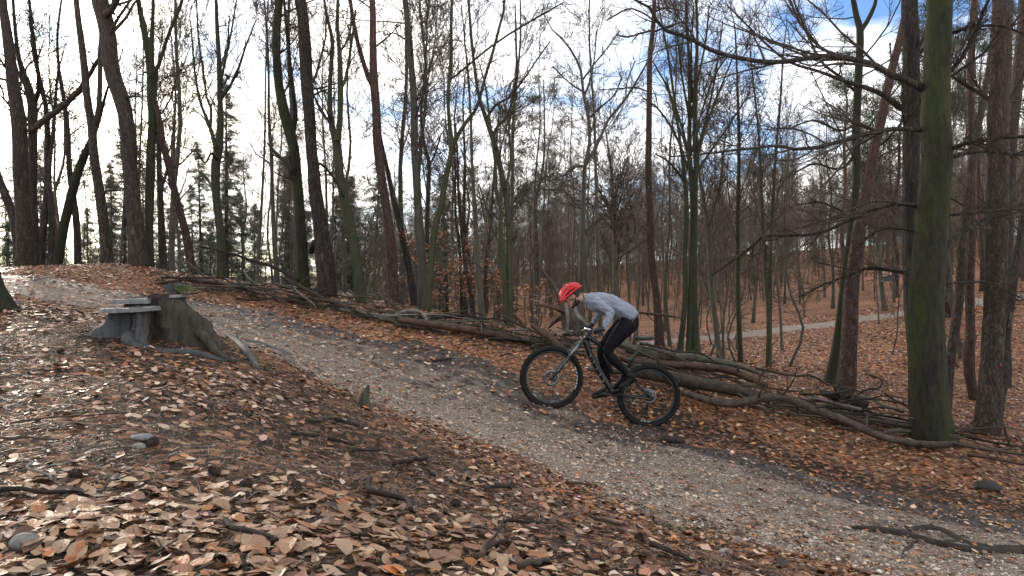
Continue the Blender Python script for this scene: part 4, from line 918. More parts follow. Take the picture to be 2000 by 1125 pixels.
log_objs = []
for i, (nm, mt, lb, d0, d1, pts) in enumerate(LOGS):
    a = []
    for k, (x, y, w) in enumerate(pts):
        d = d0 + (d1 - d0) * k / (len(pts) - 1); p = P(x, y, d); r = w / 2 * d / F * .84
        a.append([*p, r])
    a = np.array(a); g = H(a[:, 0], a[:, 1])
    # lie on the ground: lower only where floating as a whole
    lift = np.min(a[:, 2] - a[:, 3] - g)
    if nm == 'fallen_log' and lift > .03: a[:, 2] -= (lift - .03) * .5
    base = a[len(a) // 2, :3].copy()
    o = ob(nm, log_mesh(a, base, M[mt], 14 if max(p[2] for p in pts) > 14 else 9, 34, .13, i, 3 if nm == 'fallen_log' else 2), None, base, lb, 'log' if nm == 'fallen_log' else 'branch')
    log_objs.append(o)
    if nm == 'fallen_branch' or i in (1, 4, 19):    # side shoots
        rng = np.random.default_rng(40 + i); gt = Geo()
        fork_crown(rng, [a], [dict(n=5 if i != 4 else 9, t0=.15, a0=.5, a1=1.1, len=len_a(.15, .5), K=5, w=.15, up=.03, rr=.4, s=4, rmin=.003), dict(n=3, t0=.3, a0=.4, a1=1, len=len_f(.3, .6), K=4, w=.15, up=.02, rr=.6, s=3, rmin=.002)], base, gt)
        ob('side_shoots', gt.mesh('side_shoots', M['twig']), o)['kind'] = 'stuff'

# brushwood heaped along the barrier, every stick its own thing
BAR = resample([(*P(x, y, d), w) for x, y, d, w in [(330,548,12.0,.25),(430,556,11.8,.3),(560,590,11.3,.4),(680,608,10.9,.45),(800,632,10.4,.5),(960,660,9.9,.5),(1080,690,9.6,.5),(1200,720,9.6,.6),(1350,745,9.3,.6),(1500,785,8.9,.5),(1640,808,8.8,.5),(1760,850,8.6,.4),(1900,876,8.3,.45),(2040,900,8.0,.4)]], 60)
rb = np.random.default_rng(77)
stick_me = {}
def stick_protos():
    out = []
    for k in range(12):
        r = np.random.default_rng(300 + k); n = 7; L = 1.0
        p = np.zeros((n, 4)); p[:, 0] = np.linspace(-.5, .5, n); p[:, 1] = np.cumsum(r.normal(0, .025, n)); p[:, 2] = np.cumsum(r.normal(0, .016, n)); p[:, 3] = np.linspace(.015, .005, n) * r.uniform(.8, 1.4)
        me = log_mesh(p, np.zeros(3), M[['dead', 'dead_dark', 'dead', 'twig', 'dead_red', 'dead_pale', 'dead', 'dead_moss', 'dead_dark', 'dead', 'twig', 'dead'][k]], 6, 12, .16, k, 1 + k % 4)
        out.append(me)
    return out
STK = stick_protos()
WHERE = [(0, .18, 'thin dead stick in the brush along the bank behind the stump'), (.18, .42, 'dead stick in the brush heap below the scarred and curved trunks'), (.42, .62, 'dead stick in the brush heap between the orange-brown log and the rider'), (.62, .82, 'dead stick in the heap of logs behind the rear wheel'), (.82, 1.0, 'dead stick in the brush round the foot of the mossy trunk')]
NST = 190
for i in range(NST):
    f = rb.uniform(0, 1); k = int(f * 59); c = BAR[k]
    tg = BAR[min(k + 1, 59), :3] - BAR[max(k - 1, 0), :3]; az = math.atan2(tg[1], tg[0]) + rb.normal(0, .45)
    L = rb.uniform(.5, 1.9); off = rb.normal(0, 1) * c[3]
    x = c[0] - math.sin(az) * off * .3 + rb.normal(0, .1); y = c[1] + abs(off) * 1.0 - .1
    hx = math.cos(az) * L / 2; hy = math.sin(az) * L / 2
    z0, z1 = H1(x - hx, y - hy), H1(x + hx, y + hy)
    z = (z0 + z1) / 2 + abs(rb.normal(0, .09)) + .02
    lb = [w[2] for w in WHERE if w[0] <= f <= w[1]][0]
    o = ob('dead_stick', STK[i % 12], None, (x, y, z), lb, 'stick', 'dead sticks heaped along the barrier')
    o.scale = (L, 1.0 * rb.uniform(.8, 1.5), 1.0 * rb.uniform(.8, 1.5)); o.rotation_euler = (rb.uniform(0, 6), -math.atan2(z1 - z0, L) + rb.normal(0, .1), az)

# sticks lying on the near bank
NEAR_STICKS = [ # px0,py0,px1,py1, width px, material, label
 (722,948,802,1010,13,'dead_dark','stout dark stick lying askew among pale leaves below centre'),
 (440,1032,530,1075,12,'dead_dark','dark blunt stick at the lower left of centre'),
 (285,1120,412,1032,7,'twig','thin branching twig at the bottom left'),
 (0,972,130,976,10,'dead_dark','dark straight stick at the left edge near the bottom'),
 (770,918,835,905,10,'dead_dark','short black curved stick under the orange leaf'),
 (690,893,742,890,8,'dead_dark','short black stick right of the orange leaf'),
 (570,858,622,860,8,'dead_dark','small black stick above the fallen orange leaf'),
 (640,866,690,878,7,'dead_dark','small dark stick right of the small black stick'),
 (598,830,660,826,8,'dead','brown crooked stick below the small mossy stump'),
 (655,828,702,842,9,'dead_dark','dark stump-ended stick below the small mossy stump'),
 (930,1105,992,1062,13,'dead_red','forked reddish stick at the bottom centre'),
 (1015,1125,1070,1112,14,'dead','stout brown stick cut by the bottom edge'),
 (950,968,1000,952,9,'dead_dark','short dark stick by the upright orange leaf'),
 (985,1032,1058,1028,7,'dead_dark','flat dark twig right of the upright orange leaf'),
 (1270,1075,1350,1112,12,'dead_dark','black weathered slab of wood at the bottom right of centre'),
 (1160,1025,1212,1035,6,'dead_dark','thin dark twig on the needle litter'),
 (1295,870,1335,872,14,'dead_dark','short thick black stick on the gravel below the rear wheel'),
 (1105,950,1165,957,6,'dead_red','thin reddish twig at the near edge of the trail'),
 (20,838,250,815,4,'twig','long thin twig stretched over the left bank'),
 (0,868,105,870,5,'twig','grey twig at the left edge above the dark stick'),
 (100,950,40,900,5,'dead_pale','pale twig at the left with bent end'),
 (845,712,880,706,5,'dead_dark','black twig on the trail above centre'),
 (180,675,168,650,4,'twig','short upright twig left of the stump'),
]
for i, (a0, b0, a1, b1, w, mt, lb) in enumerate(NEAR_STICKS):
    p0 = G(a0, b0, 1.2, 14); p1 = G(a1, b1, 1.2, 14); r = w / 2 * (p0[1] + p1[1]) / 2 / F
    rng = np.random.default_rng(60 + i); n = 6; pts = np.linspace(0, 1, n)[:, None] * (p1 - p0) + p0
    pts[1:-1] += rng.normal(0, .06, (n - 2, 3)) * np.linalg.norm(p1 - p0) * np.array([1, 1, .1])
    pts[:, 2] = H(pts[:, 0], pts[:, 1]) + r * .9 + .02
    a = np.column_stack([pts, np.linspace(r, r * .7, n)])
    base = a[n // 2, :3].copy()
    o = ob('stick', log_mesh(a, base, M[mt], 9, 18, .13, 200 + i), None, base, lb, 'stick')
    if w <= 7 or i in (10,):
        gt = Geo(); fork_crown(rng, [a], [dict(n=4, t0=.2, a0=.4, a1=.9, len=len_f(.2, .45), K=5, w=.12, up=0, rr=.7, s=4, rmin=.0012, flat=.9)], base, gt)
        ob('side_shoot', gt.mesh('side_shoot', M['twig']), o)['kind'] = 'stuff'

# ---- exposed root at the lower right, mud clod, stones
def root(pls, base_px, label, mat, name='exposed_root'):
    b = G(*base_px, 2, 20); t = thing(name, b, label, 'root')
    for i, pl in enumerate(pls):
        a = []
        for x, y, w in pl:
            g = G(x, y, 2, 20); r = w / 2 * g[1] / F; a.append([g[0], g[1], g[2] + r * .25, r])
        ob('root_strand', log_mesh(np.array(a), b, mat, 10, 24, .16, 400 + i), t)
    return t
root([[(1650,1035,10),(1700,1040,20),(1750,1048,24),(1800,1060,20),(1850,1074,22),(1900,1082,24),(1960,1082,26),(2040,1086,22)],[(1755,1042,9),(1810,1036,18),(1850,1046,18),(1890,1066,16),(1960,1074,14),(2030,1072,12)],[(1790,1060,10),(1770,1080,12),(1760,1098,9)],[(1830,1072,10),(1850,1062,12),(1880,1062,10)]], (1830,1060), 'dark knotted tree root crossing the trail at the lower right', M['dead_dark'])
root([[(450,662,14),(475,682,16),(492,705,15),(505,722,8)],[(455,660,9),(500,674,11),(540,686,11),(580,702,9)],[(540,690,7),(575,715,8),(615,738,7)]], (460,665), 'grey roots running down the bank from the stump towards the trail', M['stump'])
def stone(px, py, sx, sz, label, col):
    g = G(px, py, 1.2, 20); k = g[1] / F; rng = np.random.default_rng(int(px))
    ge = Geo().ell((0, 0, 0), (sx / 2 * k, sx * .4 * k, sz / 2 * k), None, 16, 10); V, Fc = ge.arrays()
    V = V * (1 + .25 * fbm(V[:, 0] / k / sx * 3 + px, V[:, 1] / k / sx * 3 + V[:, 2] / k / sx * 4, int(px), 3)[:, None])
    ob('stone', mk_mesh('stone', V, Fc, simple('stone_grey', col, .75, var=.3, scale=60)), None, g + np.array([0, 0, sz * .2 * k]), label, 'stone')
stone(50, 1068, 62, 36, 'smooth grey stone among leaves in the bottom left corner', (.15, .145, .125))
stone(278, 858, 46, 14, 'flat grey stone on the left bank', (.13, .13, .12))
stone(272, 878, 24, 16, 'small round greenish stone below the flat grey one', (.17, .17, .14))
stone(1417, 1082, 26, 14, 'small pale oval pebble at the lower right of the bank', (.22, .21, .2))
stone(1440, 1066, 24, 22, 'brownish pebble next to the pale oval one', (.18, .13, .1))
stone(1930, 957, 50, 26, 'dark wet clod at the far edge of the trail on the right', (.02, .016, .014))
# ---- the old stump: buttresses fused by a voxel remesh, sawn faces as parts
def fuse(geo, voxel, smooth_it, mat, off, name, disp=0.0, seed=0, fac=.5):
    me = geo.mesh('tmp'); o = bpy.data.objects.new('tmp', me); COL.objects.link(o)
    m = o.modifiers.new('r', 'REMESH'); m.mode = 'VOXEL'; m.voxel_size = voxel; m.use_smooth_shade = True
    if smooth_it:
        s = o.modifiers.new('s', 'SMOOTH'); s.iterations = smooth_it; s.factor = fac
    dg = bpy.context.evaluated_depsgraph_get(); e = o.evaluated_get(dg); m2 = bpy.data.meshes.new_from_object(e)
    bpy.data.objects.remove(o); bpy.data.meshes.remove(me)
    n = len(m2.vertices); co = np.empty(n * 3, np.float32); m2.vertices.foreach_get('co', co); co = co.reshape(-1, 3).astype(float)
    if disp:
        no = np.empty(n * 3, np.float32); m2.vertices.foreach_get('normal', no); no = no.reshape(-1, 3)
        co += no * (fbm(co[:, 0] * 16 + co[:, 1] * 9, co[:, 2] * 5 + co[:, 1] * 12, seed, 4) * disp)[:, None]
    co -= np.asarray(off, float); m2.vertices.foreach_set('co', co.astype(np.float32).ravel()); m2.name = name
    m2.materials.clear(); m2.materials.append(mat); m2.update()
    m2.polygons.foreach_set('use_smooth', np.ones(len(m2.polygons), bool))
    return m2
SD = 6.2
def S(px, py, dy=0.0): return P(px, py, SD) + np.array([0, dy, 0])
def sw(w): return w * SD / F
g = Geo()
def limb(pts, n=14):
    a = resample([(*S(x, y, dy), sw(w) / 2) for x, y, dy, w in pts], n); g.tube(a[:, :3], a[:, 3], 14)
st_base = S(292, 665); st_base[2] = H1(st_base[0], st_base[1]) - .05
zt = S(0, 580)[2] - st_base[2]; zl = S(0, 598)[2] - st_base[2]
# bole: one shell whose radius swells at the buttresses and pinches in at the rotten hollows
LOB = [(208, .29, .52, 13, 1.5), (276, .27, .34, 9, 2.2), (12, .24, .66, 16, .95), (40, .30, .46, 26, 2), (110, .30, .46, 26, 2), (155, .30, .46, 16, 2)]   # bearing, radius at top, radius at ground, width in degrees
HOL = [(323, .27, 27), (243, .16, 12)]
nt_, nz_ = 150, 44
thd = np.arange(nt_) / nt_ * 360; zs_ = np.linspace(0, 1, nz_)
TH, ZS = np.meshgrid(np.radians(thd), zs_); TD = np.degrees(TH)
ang = lambda a: np.abs((TD - a + 180) % 360 - 180)
top = zt * np.ones_like(TD); front = (np.exp(-(np.maximum(ang(236) - 66, 0) / 6) ** 2)); top = zt * (1 - front) + (zl + .03 * np.cos(TH)) * front
top = top + .035 * fbm(np.cos(TH) * 3 + 5, np.sin(TH) * 3 + 5, 3, 4)
hgt = ZS * top
rad_ = np.full_like(TD, .22) + .10 * (1 - ZS) ** 2
for a, r1, r0, w, ex in LOB:
    k = np.exp(-(ang(a) / w) ** 2); rr = r1 + (r0 - r1) * (1 - ZS) ** ex; rad_ = np.maximum(rad_, rr * k + .20 * (1 - k))
for a, dp, w in HOL: rad_ -= dp * np.exp(-(ang(a) / w) ** 2) * np.clip(1.25 - .35 * ZS, 0, 1)
rad_ = np.maximum(rad_, .05)
gx, gy = np.cos(TH), np.sin(TH)
rad_ = rad_ * (1 + .2 * fbm(gx * 9 + 3, gy * 9 + ZS * 1.6, 21, 4) + .2 * fbm(gx * 26, gy * 26 + ZS * 1.5, 22, 3) + .09 * fbm(gx * 4, ZS * 7 + gy * 4, 25, 3))
pxx_, pyy_ = rad_ * gx, rad_ * gy * .95
rad_ = rad_ + .05 * fbm(pxx_ * 13 + pyy_ * 9, hgt * 5 + pyy_ * 4, 33, 4) + .035 * fbm(pxx_ * 40 - pyy_ * 30, hgt * 9, 34, 3)
V = np.stack([rad_ * gx, rad_ * gy * .95, hgt - .06 * (ZS == 0)], -1).reshape(-1, 3)
idx = np.arange(nt_ * nz_).reshape(nz_, nt_); a_ = idx[:-1]; b_ = np.roll(a_, -1, 1); c_ = idx[1:]; d_ = np.roll(c_, -1, 1)
Q = np.stack([a_, b_, d_, c_], -1).reshape(-1, 4); V = np.vstack([V, [[0, .05, zt - .16]]]); i = idx[-1]; Tt = np.stack([i, np.roll(i, -1), np.full(nt_, len(V) - 1)], 1)
stump = thing('tree_stump', st_base, 'old hollow grey tree stump with splayed buttress roots on the left bank', 'stump')
bt = M['stump']
bm_ = mk_mesh('bole', V, [Q, Tt], bt); bm_.materials.append(M['stump_brown']); bm_.materials.append(M['dead_dark'])
td_ = (thd[None] + 0 * zs_[:-1, None]).ravel() + 25 * fbm(np.tile(thd, nz_ - 1) * .05, np.repeat(zs_[:-1], nt_) * 5, 5, 3)
mi = np.zeros(len(bm_.polygons), np.int32); mi[:len(td_)] = np.where((td_ > 348) | (td_ < 75), 1, np.where(np.abs(td_ - 321) < 28, 2, 0)); bm_.polygons.foreach_set('material_index', mi)
ob('bole', bm_, stump)
def rootpart(pts, mat, lb=None, seed=0):
    a = np.array([[*S(x, y, dy), sw(w) / 2] for x, y, dy, w in pts]); a[2:, 2] = np.minimum(a[2:, 2], H(a[2:, 0], a[2:, 1]) + a[2:, 3] * .35); ob('root', log_mesh(a, st_base, mat, 12, 30, .22, seed), stump, label=lb)
rootpart([(283,655,-.2,36),(288,668,-.27,32),(312,678,-.29,24),(350,684,-.28,20),(395,684,-.25,17),(430,680,-.2,12),(455,684,-.15,6)], M['stump'], 'front root curving to the right', 3)
rootpart([(372,650,.06,18),(400,660,.0,20),(430,670,-.05,16),(470,684,-.12,8)], M['stump_brown'], 'root of the right-hand buttress', 4)
rootpart([(222,640,-.04,26),(200,650,-.08,20),(180,662,-.12,12)], M['stump'], None, 5)
def plate(outline, z0, tilt, thick, mat, name, seed):
    """a sawn face: irregular slab; outline in (px, dy)"""
    rng = np.random.default_rng(seed)
    o = []
    m = len(outline)
    for i in range(m):
        a, b = outline[i], outline[(i + 1) % m]
        for k in range(4):
            u = k / 4; o.append([a[0] * (1 - u) + b[0] * u + rng.normal(0, 1.6), a[1] * (1 - u) + b[1] * u + rng.normal(0, .012)])
    o = np.array(o); o[:, 0] = (o[:, 0] - 1000) / F * SD + rng.normal(0, .006, len(o)); o[:, 1] += SD + rng.normal(0, .008, len(o))
    c = o.mean(0); z = S(0, z0)[2] + (o[:, 0] - c[0]) * tilt[0] + (o[:, 1] - c[1]) * tilt[1]
    n = len(o); top = np.column_stack([o, z + rng.normal(0, .002, n)]); bot = np.column_stack([c + (o - c) * 1.03, z - thick])
    V = np.vstack([top, bot, [[*c, S(0, z0)[2]]]]); i = np.arange(n); j = (i + 1) % n
    return mk_mesh(name, V - st_base, [np.stack([i, j, np.full(n, 2 * n)], 1), np.stack([i, i + n, j + n, j], 1)], mat, False)
ob('sawn_face', plate([(206,-.1),(226,-.22),(266,-.31),(302,-.31),(328,-.14),(300,-.0),(228,.02)], 600, (.05, .03), .035, M['sawn'], 'sawn_face', 1), stump, label='lower pale grey sawn ledge')
ob('sawn_face', plate([(219,.0),(290,.0),(288,.12),(270,.36),(236,.34)], 583, (.015, .04), .04, M['sawn'], 'sawn_face', 2), stump, label='upper pale grey sawn face')
ob('sawn_face', plate([(330,.02),(346,-.02),(352,.1),(340,.3),(324,.24)], 576, (.01, .03), .02, M['sawn'], 'sawn_face', 3), stump)
M['moss'] = simple('green_moss', (.10, .14, .025), .9, var=.5, scale=30)
M['rot'] = simple('red_rotten_wood', (.05, .028, .02), .85, var=.5, scale=25)
def shard(pts, dy, dep, mat, name, label=None):
    v0 = np.array([S(x, y, dy) for x, y in pts]); v1 = v0 + np.array([0.01, dep, .004]); n = len(pts); i = np.arange(n); j = (i + 1) % n
    V = np.vstack([v0, v1]); me = mk_mesh(name, V - st_base, [np.stack([i, j, j + n, i + n], 1), [list(range(n))[::-1]], [list(range(n, 2 * n))]], mat, False)
    o = ob(name, me, stump, label=label)
shard([(281,590),(284,577),(300,573),(326,573),(330,580),(320,590),(300,592)], .04, .2, M['rot'], 'shard', 'rotten red-brown core')
shard([(294,562),(297,556),(318,553),(323,558),(324,572),(306,572)], .2, .14, M['stump'], 'shard')
shard([(322,560),(344,556),(353,570),(330,571)], .16, .12, simple('shard_moss', (.05, .062, .016), .9, var=.5, scale=30), 'shard', 'shard with green moss')
shard([(352,573),(383,571),(372,575),(355,577)], .02, .1, M['dead'], 'shard')
# small mossy stump on the near edge of the trail
b = G(712, 797, 2, 20); k = b[1] / F
sm = thing('small_stump', b, 'small mossy snapped stump at the near edge of the trail', 'stump')
rng = np.random.default_rng(5)
sp = Geo(); n = 12; th = np.arange(n) / n * 6.283
ring = lambda r, z, j: np.column_stack([np.cos(th) * r + rng.normal(0, j, n), np.sin(th) * r + rng.normal(0, j, n), z + rng.normal(0, j * 1.5, n)])
rows = [ring(17 * k, -.03, .002), ring(12 * k, 8 * k, .003), ring(9 * k, 22 * k, .003), ring(6 * k, 34 * k, .008)]
rows[3][:, 2] += np.cos(th) * 8 * k
V = np.vstack(rows + [[[0, 0, 30 * k]]]); Q = np.concatenate([np.stack([np.arange(n) + r * n, (np.arange(n) + 1) % n + r * n, (np.arange(n) + 1) % n + (r + 1) * n, np.arange(n) + (r + 1) * n], 1) for r in range(3)])
T = np.stack([np.arange(n) + 3 * n, (np.arange(n) + 1) % n + 3 * n, np.full(n, 4 * n)], 1)
ob('snag', mk_mesh('snag', V, [Q, T], M['stump_brown'], False), sm)
mg = Geo(); 
for q in range(260):
    a = rng.uniform(1.8, 4.2); rr = rng.uniform(8, 26) * k; c = np.array([math.cos(a) * rr, math.sin(a) * rr * 1.2, rng.uniform(0, 20) * k * (1.5 - rr / (18 * k)) * .6])
    e = rng.normal(0, 1, 3); e[2] = abs(e[2]) + .6; e = e / np.linalg.norm(e) * .022; w = np.cross(e, rng.normal(0, 1, 3)); w = w / np.linalg.norm(w) * .004
    mg.add(np.array([c - w, c + w, c + e]), np.array([[0, 1, 2]]))
ob('moss', mg.mesh('moss', M['moss'], False), sm)

# upturned root plate behind the log heap
rb0 = P(1112, 640, 10.9); rb0[2] = H1(rb0[0], rb0[1])
rp = thing('upturned_root', rb0, 'upturned root stub with bare prongs behind the helmet and log heap', 'root')
def prong(pl, mat, d=10.9, dep=0.0, nm='prong'):
    a = np.array([[*P(x, y, d + dep * i / (len(pl) - 1)), w / 2 * d / F] for i, (x, y, w) in enumerate(pl)])
    ob(nm, log_mesh(a, rb0, mat, 9, 20, .14, int(pl[0][0])), rp)
prong([(1118,655,40),(1114,630,36),(1104,600,24),(1092,578,12),(1078,552,7),(1060,530,5),(1048,505,3)], M['dead'], nm='root_stem')
prong([(1115,615,14),(1095,606,9),(1070,598,6),(1042,594,4)], M['dead_red'], dep=-.3)
prong([(1110,625,12),(1095,622,9),(1085,628,7),(1072,640,4)], M['dead_dark'], dep=.2)
prong([(1105,592,7),(1108,615,7),(1108,640,6),(1106,646,4)], M['dead_pale'], 10.65)
prong([(1122,600,9),(1128,615,8),(1140,628,6),(1150,636,4)], M['dead_pale'], 10.6, -.2)
prong([(1118,650,10),(1106,648,7),(1096,652,5)], M['dead_pale'], 10.6)
prong([(1126,590,18),(1132,620,24),(1138,655,30)], M['dead_moss'], 11.0)
# leaning dead stick left of it
a = np.array([[*P(x, y, 10.6), w / 2 * 10.6 / F] for x, y, w in [(1002,612,5),(1015,625,7),(1030,645,7)]]); ob('fallen_branch', log_mesh(a, a[1, :3], M['dead_red'], 8, 14, .1, 9), None, a[1, :3], 'short brown snag leaning left of the split reddish log', 'branch')
a = np.array([[*P(x, y, 11.6), w / 2 * 11.6 / F] for x, y, w in [(868,478,3),(885,482,3),(910,500,3),(940,522,3),(985,548,3),(1030,560,2)]]); ob('fallen_branch', log_mesh(a, a[2, :3], M['dead'], 6, 20, .1, 9), None, a[2, :3], 'thin dead branch hanging slantwise across the slender trunks left of centre', 'branch')

# box on the tree above the footpath
t = P(1732, 545, 29.7); bx = thing('hanging_box', t, 'small dark box with a wire hoop fixed to a trunk above the footpath', 'box')
gb = Geo().box((0, 0, 0), (.34, .26, .2)).box((0, 0, .105), (.37, .29, .02)); dk = simple('dark_green_plastic', (.012, .018, .017), .4)
ob('body', gb.mesh('body', dk, False), bx)
th = np.linspace(0, 2 * np.pi, 25); hp = np.column_stack([np.cos(th) * .16, np.zeros(25), np.sin(th) * .12 + .23])
ob('hoop', Geo().tube(hp, .009, 6, False).mesh('hoop', simple('galvanised_wire', (.5, .5, .5), .4, .8)), bx)
ob('bracket', Geo().box((-.14, .05, .0), (.2, .08, .06)).mesh('bracket', dk, False), bx)
# red paint dot on the stout ridged pine
pt, pb, pss = tree_objs['stout ridged pine with a red paint dot near the right edge']
q = P(1941, 711, 9.5); cx = np.interp(q[2], pss[0][:, 2], pss[0][:, 0]); cy = np.interp(q[2], pss[0][:, 2], pss[0][:, 1]); rr = np.interp(q[2], pss[0][:, 2], pss[0][:, 3])
m = 14; th = np.arange(m) / m * 6.283; aa = np.array([np.cos(th) * .014 * (1 + .2 * np.sin(th * 3)), np.sin(th) * .018]).T
an = -np.pi / 2 + (q[0] - cx) / rr + aa[:, 0] / rr; RR = rr * 1.13
V = np.column_stack([cx + np.cos(an) * RR, cy + np.sin(an) * RR, q[2] + aa[:, 1]]); V = np.vstack([V, [V.mean(0) + np.array([0, -.002, 0])], V + np.array([0, .05, 0])])
i = np.arange(m); j = (i + 1) % m
ob('paint_dot', mk_mesh('paint_dot', V - pb, [np.stack([i, j, np.full(m, m)], 1), np.stack([j, i, i + m + 1, j + m + 1], 1)], simple('red_paint', (.22, .018, .022), .5), False), pt)
# ------------------------------------------------------------------ mountain bike (plane of travel at BD metres)
BD = 8.2; UP = BD / F
def B(px, py, dy=0.0): return P(px, py, BD) + np.array([0, dy, 0])
M['tyre'] = simple('black_rubber', (.011, .01, .009), .8, var=.5, scale=60, spec=.25)
M['frame'] = simple('gloss_black_paint', (.012, .012, .013), .25, var=.1)
M['frame_m'] = simple('matt_black_part', (.02, .02, .021), .5, var=.2)
M['rim'] = simple('black_rim', (.015, .015, .015), .35)
M['silver'] = simple('polished_alloy', (.6, .6, .6), .25, 1.0)
M['steel'] = simple('brushed_steel', (.2, .2, .2), .4, 1.0)
M['white'] = simple('white_decal', (.34, .34, .34), .5)
bike_base = B(1172, 817); 
bike = thing('mountain_bike', bike_base, 'black full-suspension mountain bike climbing the trail', 'bicycle')
def part(name, geo, mat, parent=None, smooth=True, off=None, label=None):
    return ob(name, geo.mesh(name, mat, smooth, bike_base if off is None else off), bike if parent is None else parent, label=label)
def torus(c, R0, r0, r1, nu=72, nv=12, prof=None):
    """ring in the xz plane: R0 centre radius, r0 radial half thickness, r1 lateral half thickness"""
    u = np.arange(nu) / nu * 2 * np.pi; v = np.arange(nv) / nv * 2 * np.pi
    rr = R0 + r0 * np.cos(v)[None]; X = rr * np.cos(u)[:, None]; Zc = rr * np.sin(u)[:, None]; Yc = np.repeat((r1 * np.sin(v))[None], nu, 0)
    V = np.stack([X, Yc, Zc], -1).reshape(-1, 3) + c
    idx = np.arange(nu * nv).reshape(nu, nv); a = idx; b = np.roll(a, -1, 0); c2 = np.roll(b, -1, 1); d = np.roll(a, -1, 1)
    return V, np.stack([a, d, c2, b], -1).reshape(-1, 4)
def disc(c, r0, r1, th, n=36):
    u = np.arange(n) / n * 6.28318
    rows = [np.column_stack([np.cos(u) * r, np.full(n, y), np.sin(u) * r]) for r, y in ((r0, -th), (r1, -th), (r1, th), (r0, th))]
    V = np.vstack(rows) + c; i = np.arange(n); j = (i + 1) % n
    return V, np.concatenate([np.stack([i + a * n, j + a * n, j + b * n, i + b * n], 1) for a, b in ((0, 1), (1, 2), (2, 3), (3, 0))])
RW = 62.2 * UP
def wheel(cpx, cpy, front):
    c = B(cpx, cpy); w = ob('wheel', None, bike, c - bike_base); w.empty_display_size = .1
    z = np.zeros(3)
    def wp(n, g, m, s=True): return ob(n, g.mesh(n, m, s), w)
    g = Geo(); g.add(*torus(z, RW - .031, .029, .031, 96, 14)); wp('tyre', g, M['tyre'])
    g = Geo(); nk = 64                                                  # tread knobs
    for k in range(nk):
        a = k / nk * 6.28318; er = np.array([math.cos(a), 0, math.sin(a)]); et = np.array([-math.sin(a), 0, math.cos(a)]); ey = np.array([0, 1., 0])
        for yo in ((-.012, .012) if k % 2 == 0 else (-.026, .026)):
            rad = RW - .004 if k % 2 == 0 else RW - .014
            g.box(er * rad + ey * yo, (.012, .011, .014), np.column_stack([er, ey, et]))
    wp('tread', g, M['tyre'], False)['kind'] = 'stuff'
    g = Geo(); g.add(*torus(z, RW - .068, .013, .016, 96, 8)); wp('rim', g, M['rim'])
    g = Geo(); g.add(*torus(z, RW - .079, .0035, .014, 96, 6)); wp('rim_edge', g, M['frame_m'])
    g = Geo(); 
    for k in range(28):
        a = k / 28 * 6.28318 + .05; s = 1 if k % 2 else -1; b = a + (.5 if k % 4 < 2 else -.5)
        p0 = np.array([math.cos(b) * .028, s * .03, math.sin(b) * .028]); p1 = np.array([math.cos(a) * (RW - .08), 0, math.sin(a) * (RW - .08)])
        g.tube([p0, p1], .0011, 4, False)
    wp('spokes', g, M['frame_m'])['kind'] = 'stuff'
    g = Geo().tube([(0, -.055, 0), (0, -.045, 0), (0, -.02, 0), (0, .02, 0), (0, .045, 0), (0, .055, 0)], [.012, .028, .02, .02, .028, .012], 14); wp('hub', g, M['frame_m'])
    g = Geo(); g.add(*disc(np.array([0, -.04, 0]), .062, .09 if front else .08, .001)); g.tube([(0, -.04, -.062), (0, -.04, .062)], .004, 4).tube([(-.062, -.04, 0), (.062, -.04, 0)], .004, 4); wp('brake_disc', g, M['steel'])
    # white rim lettering reduced to its blocks
    g = Geo()
    for a0, a1 in (((-.45, -.3), (-.26, -.16), (-.12, -.04), (.0, .1), (.15, .25), (.3, .44)) if front else ((-1.9, -1.82), (-1.78, -1.7), (-1.64, -1.52))):
        u = np.linspace(a0, a1, 5); ri, ro = RW - .079, RW - .064
        V = np.vstack([np.column_stack([np.cos(u) * ri, np.full(5, -.0172), np.sin(u) * ri]), np.column_stack([np.cos(u) * ro, np.full(5, -.0165), np.sin(u) * ro])])
        g.add(V, np.stack([np.arange(4), np.arange(4) + 1, np.arange(4) + 6, np.arange(4) + 5], 1))
    wp('rim_decal', g, M['white'], False)
    if not front:
        g = Geo()
        for q, r in enumerate((.075, .066, .058, .05, .042, .034, .027)): g.add(*disc(np.array([0, .028 + q * .004, 0]), .018, r, .0012))
        wp('cassette', g, M['steel'])
    return w
FW = (1077, 737.3); RWH = (1267, 772.8)
wheel(*FW, True); wheel(*RWH, False)
# frame tubes
BBp = (1196, 764); HT0 = (1150, 652); HT1 = (1141, 668); ST = (1228, 716)
def tb(pl, rads, sides=12, dy=0.0): 
    return Geo().tube([B(x, y, dy) for x, y in pl], rads, sides)
fr = Geo()
a = resample([(*B(*p), r) for p, r in (((1144, 664), .036), ((1152, 690), .036), ((1176, 735), .035), ((1197, 766), .038))], 14); fr.tube(a[:, :3], a[:, 3], 14)
a = resample([(*B(*p), r) for p, r in (((1148, 657), .03), ((1170, 672), .025), ((1200, 697), .023), ((1214, 718), .022))], 12); fr.tube(a[:, :3], a[:, 3], 12)
fr.tube([B(1198, 764), B(1210, 742), B(1226, 717)], [.026, .02, .019], 12)
fr.tube([B(1200, 700), B(1213, 725)], .014, 10)
fr.tube([B(*BBp, -.045), B(*BBp, .045)], .032, 16)
part('frame', fr, M['frame'])
part('head_tube', Geo().tube([B(1151, 650), B(1146, 657), B(1139, 670)], [.026, .024, .03], 14), M['frame'])
g = Geo()
for q in range(5):   # down tube lettering, the light it catches painted in as grey
    p = np.array(B(1153 + q * 6.2, 694 + q * 12.2)); g.box(p + np.array([0, -.0355, 0]), (.014, .002, .034), Matrix.Rotation(.45, 3, 'Y'))
part('frame_decal_glint', g, simple('grey_decal_glint', (.11, .11, .11), .3), smooth=False)
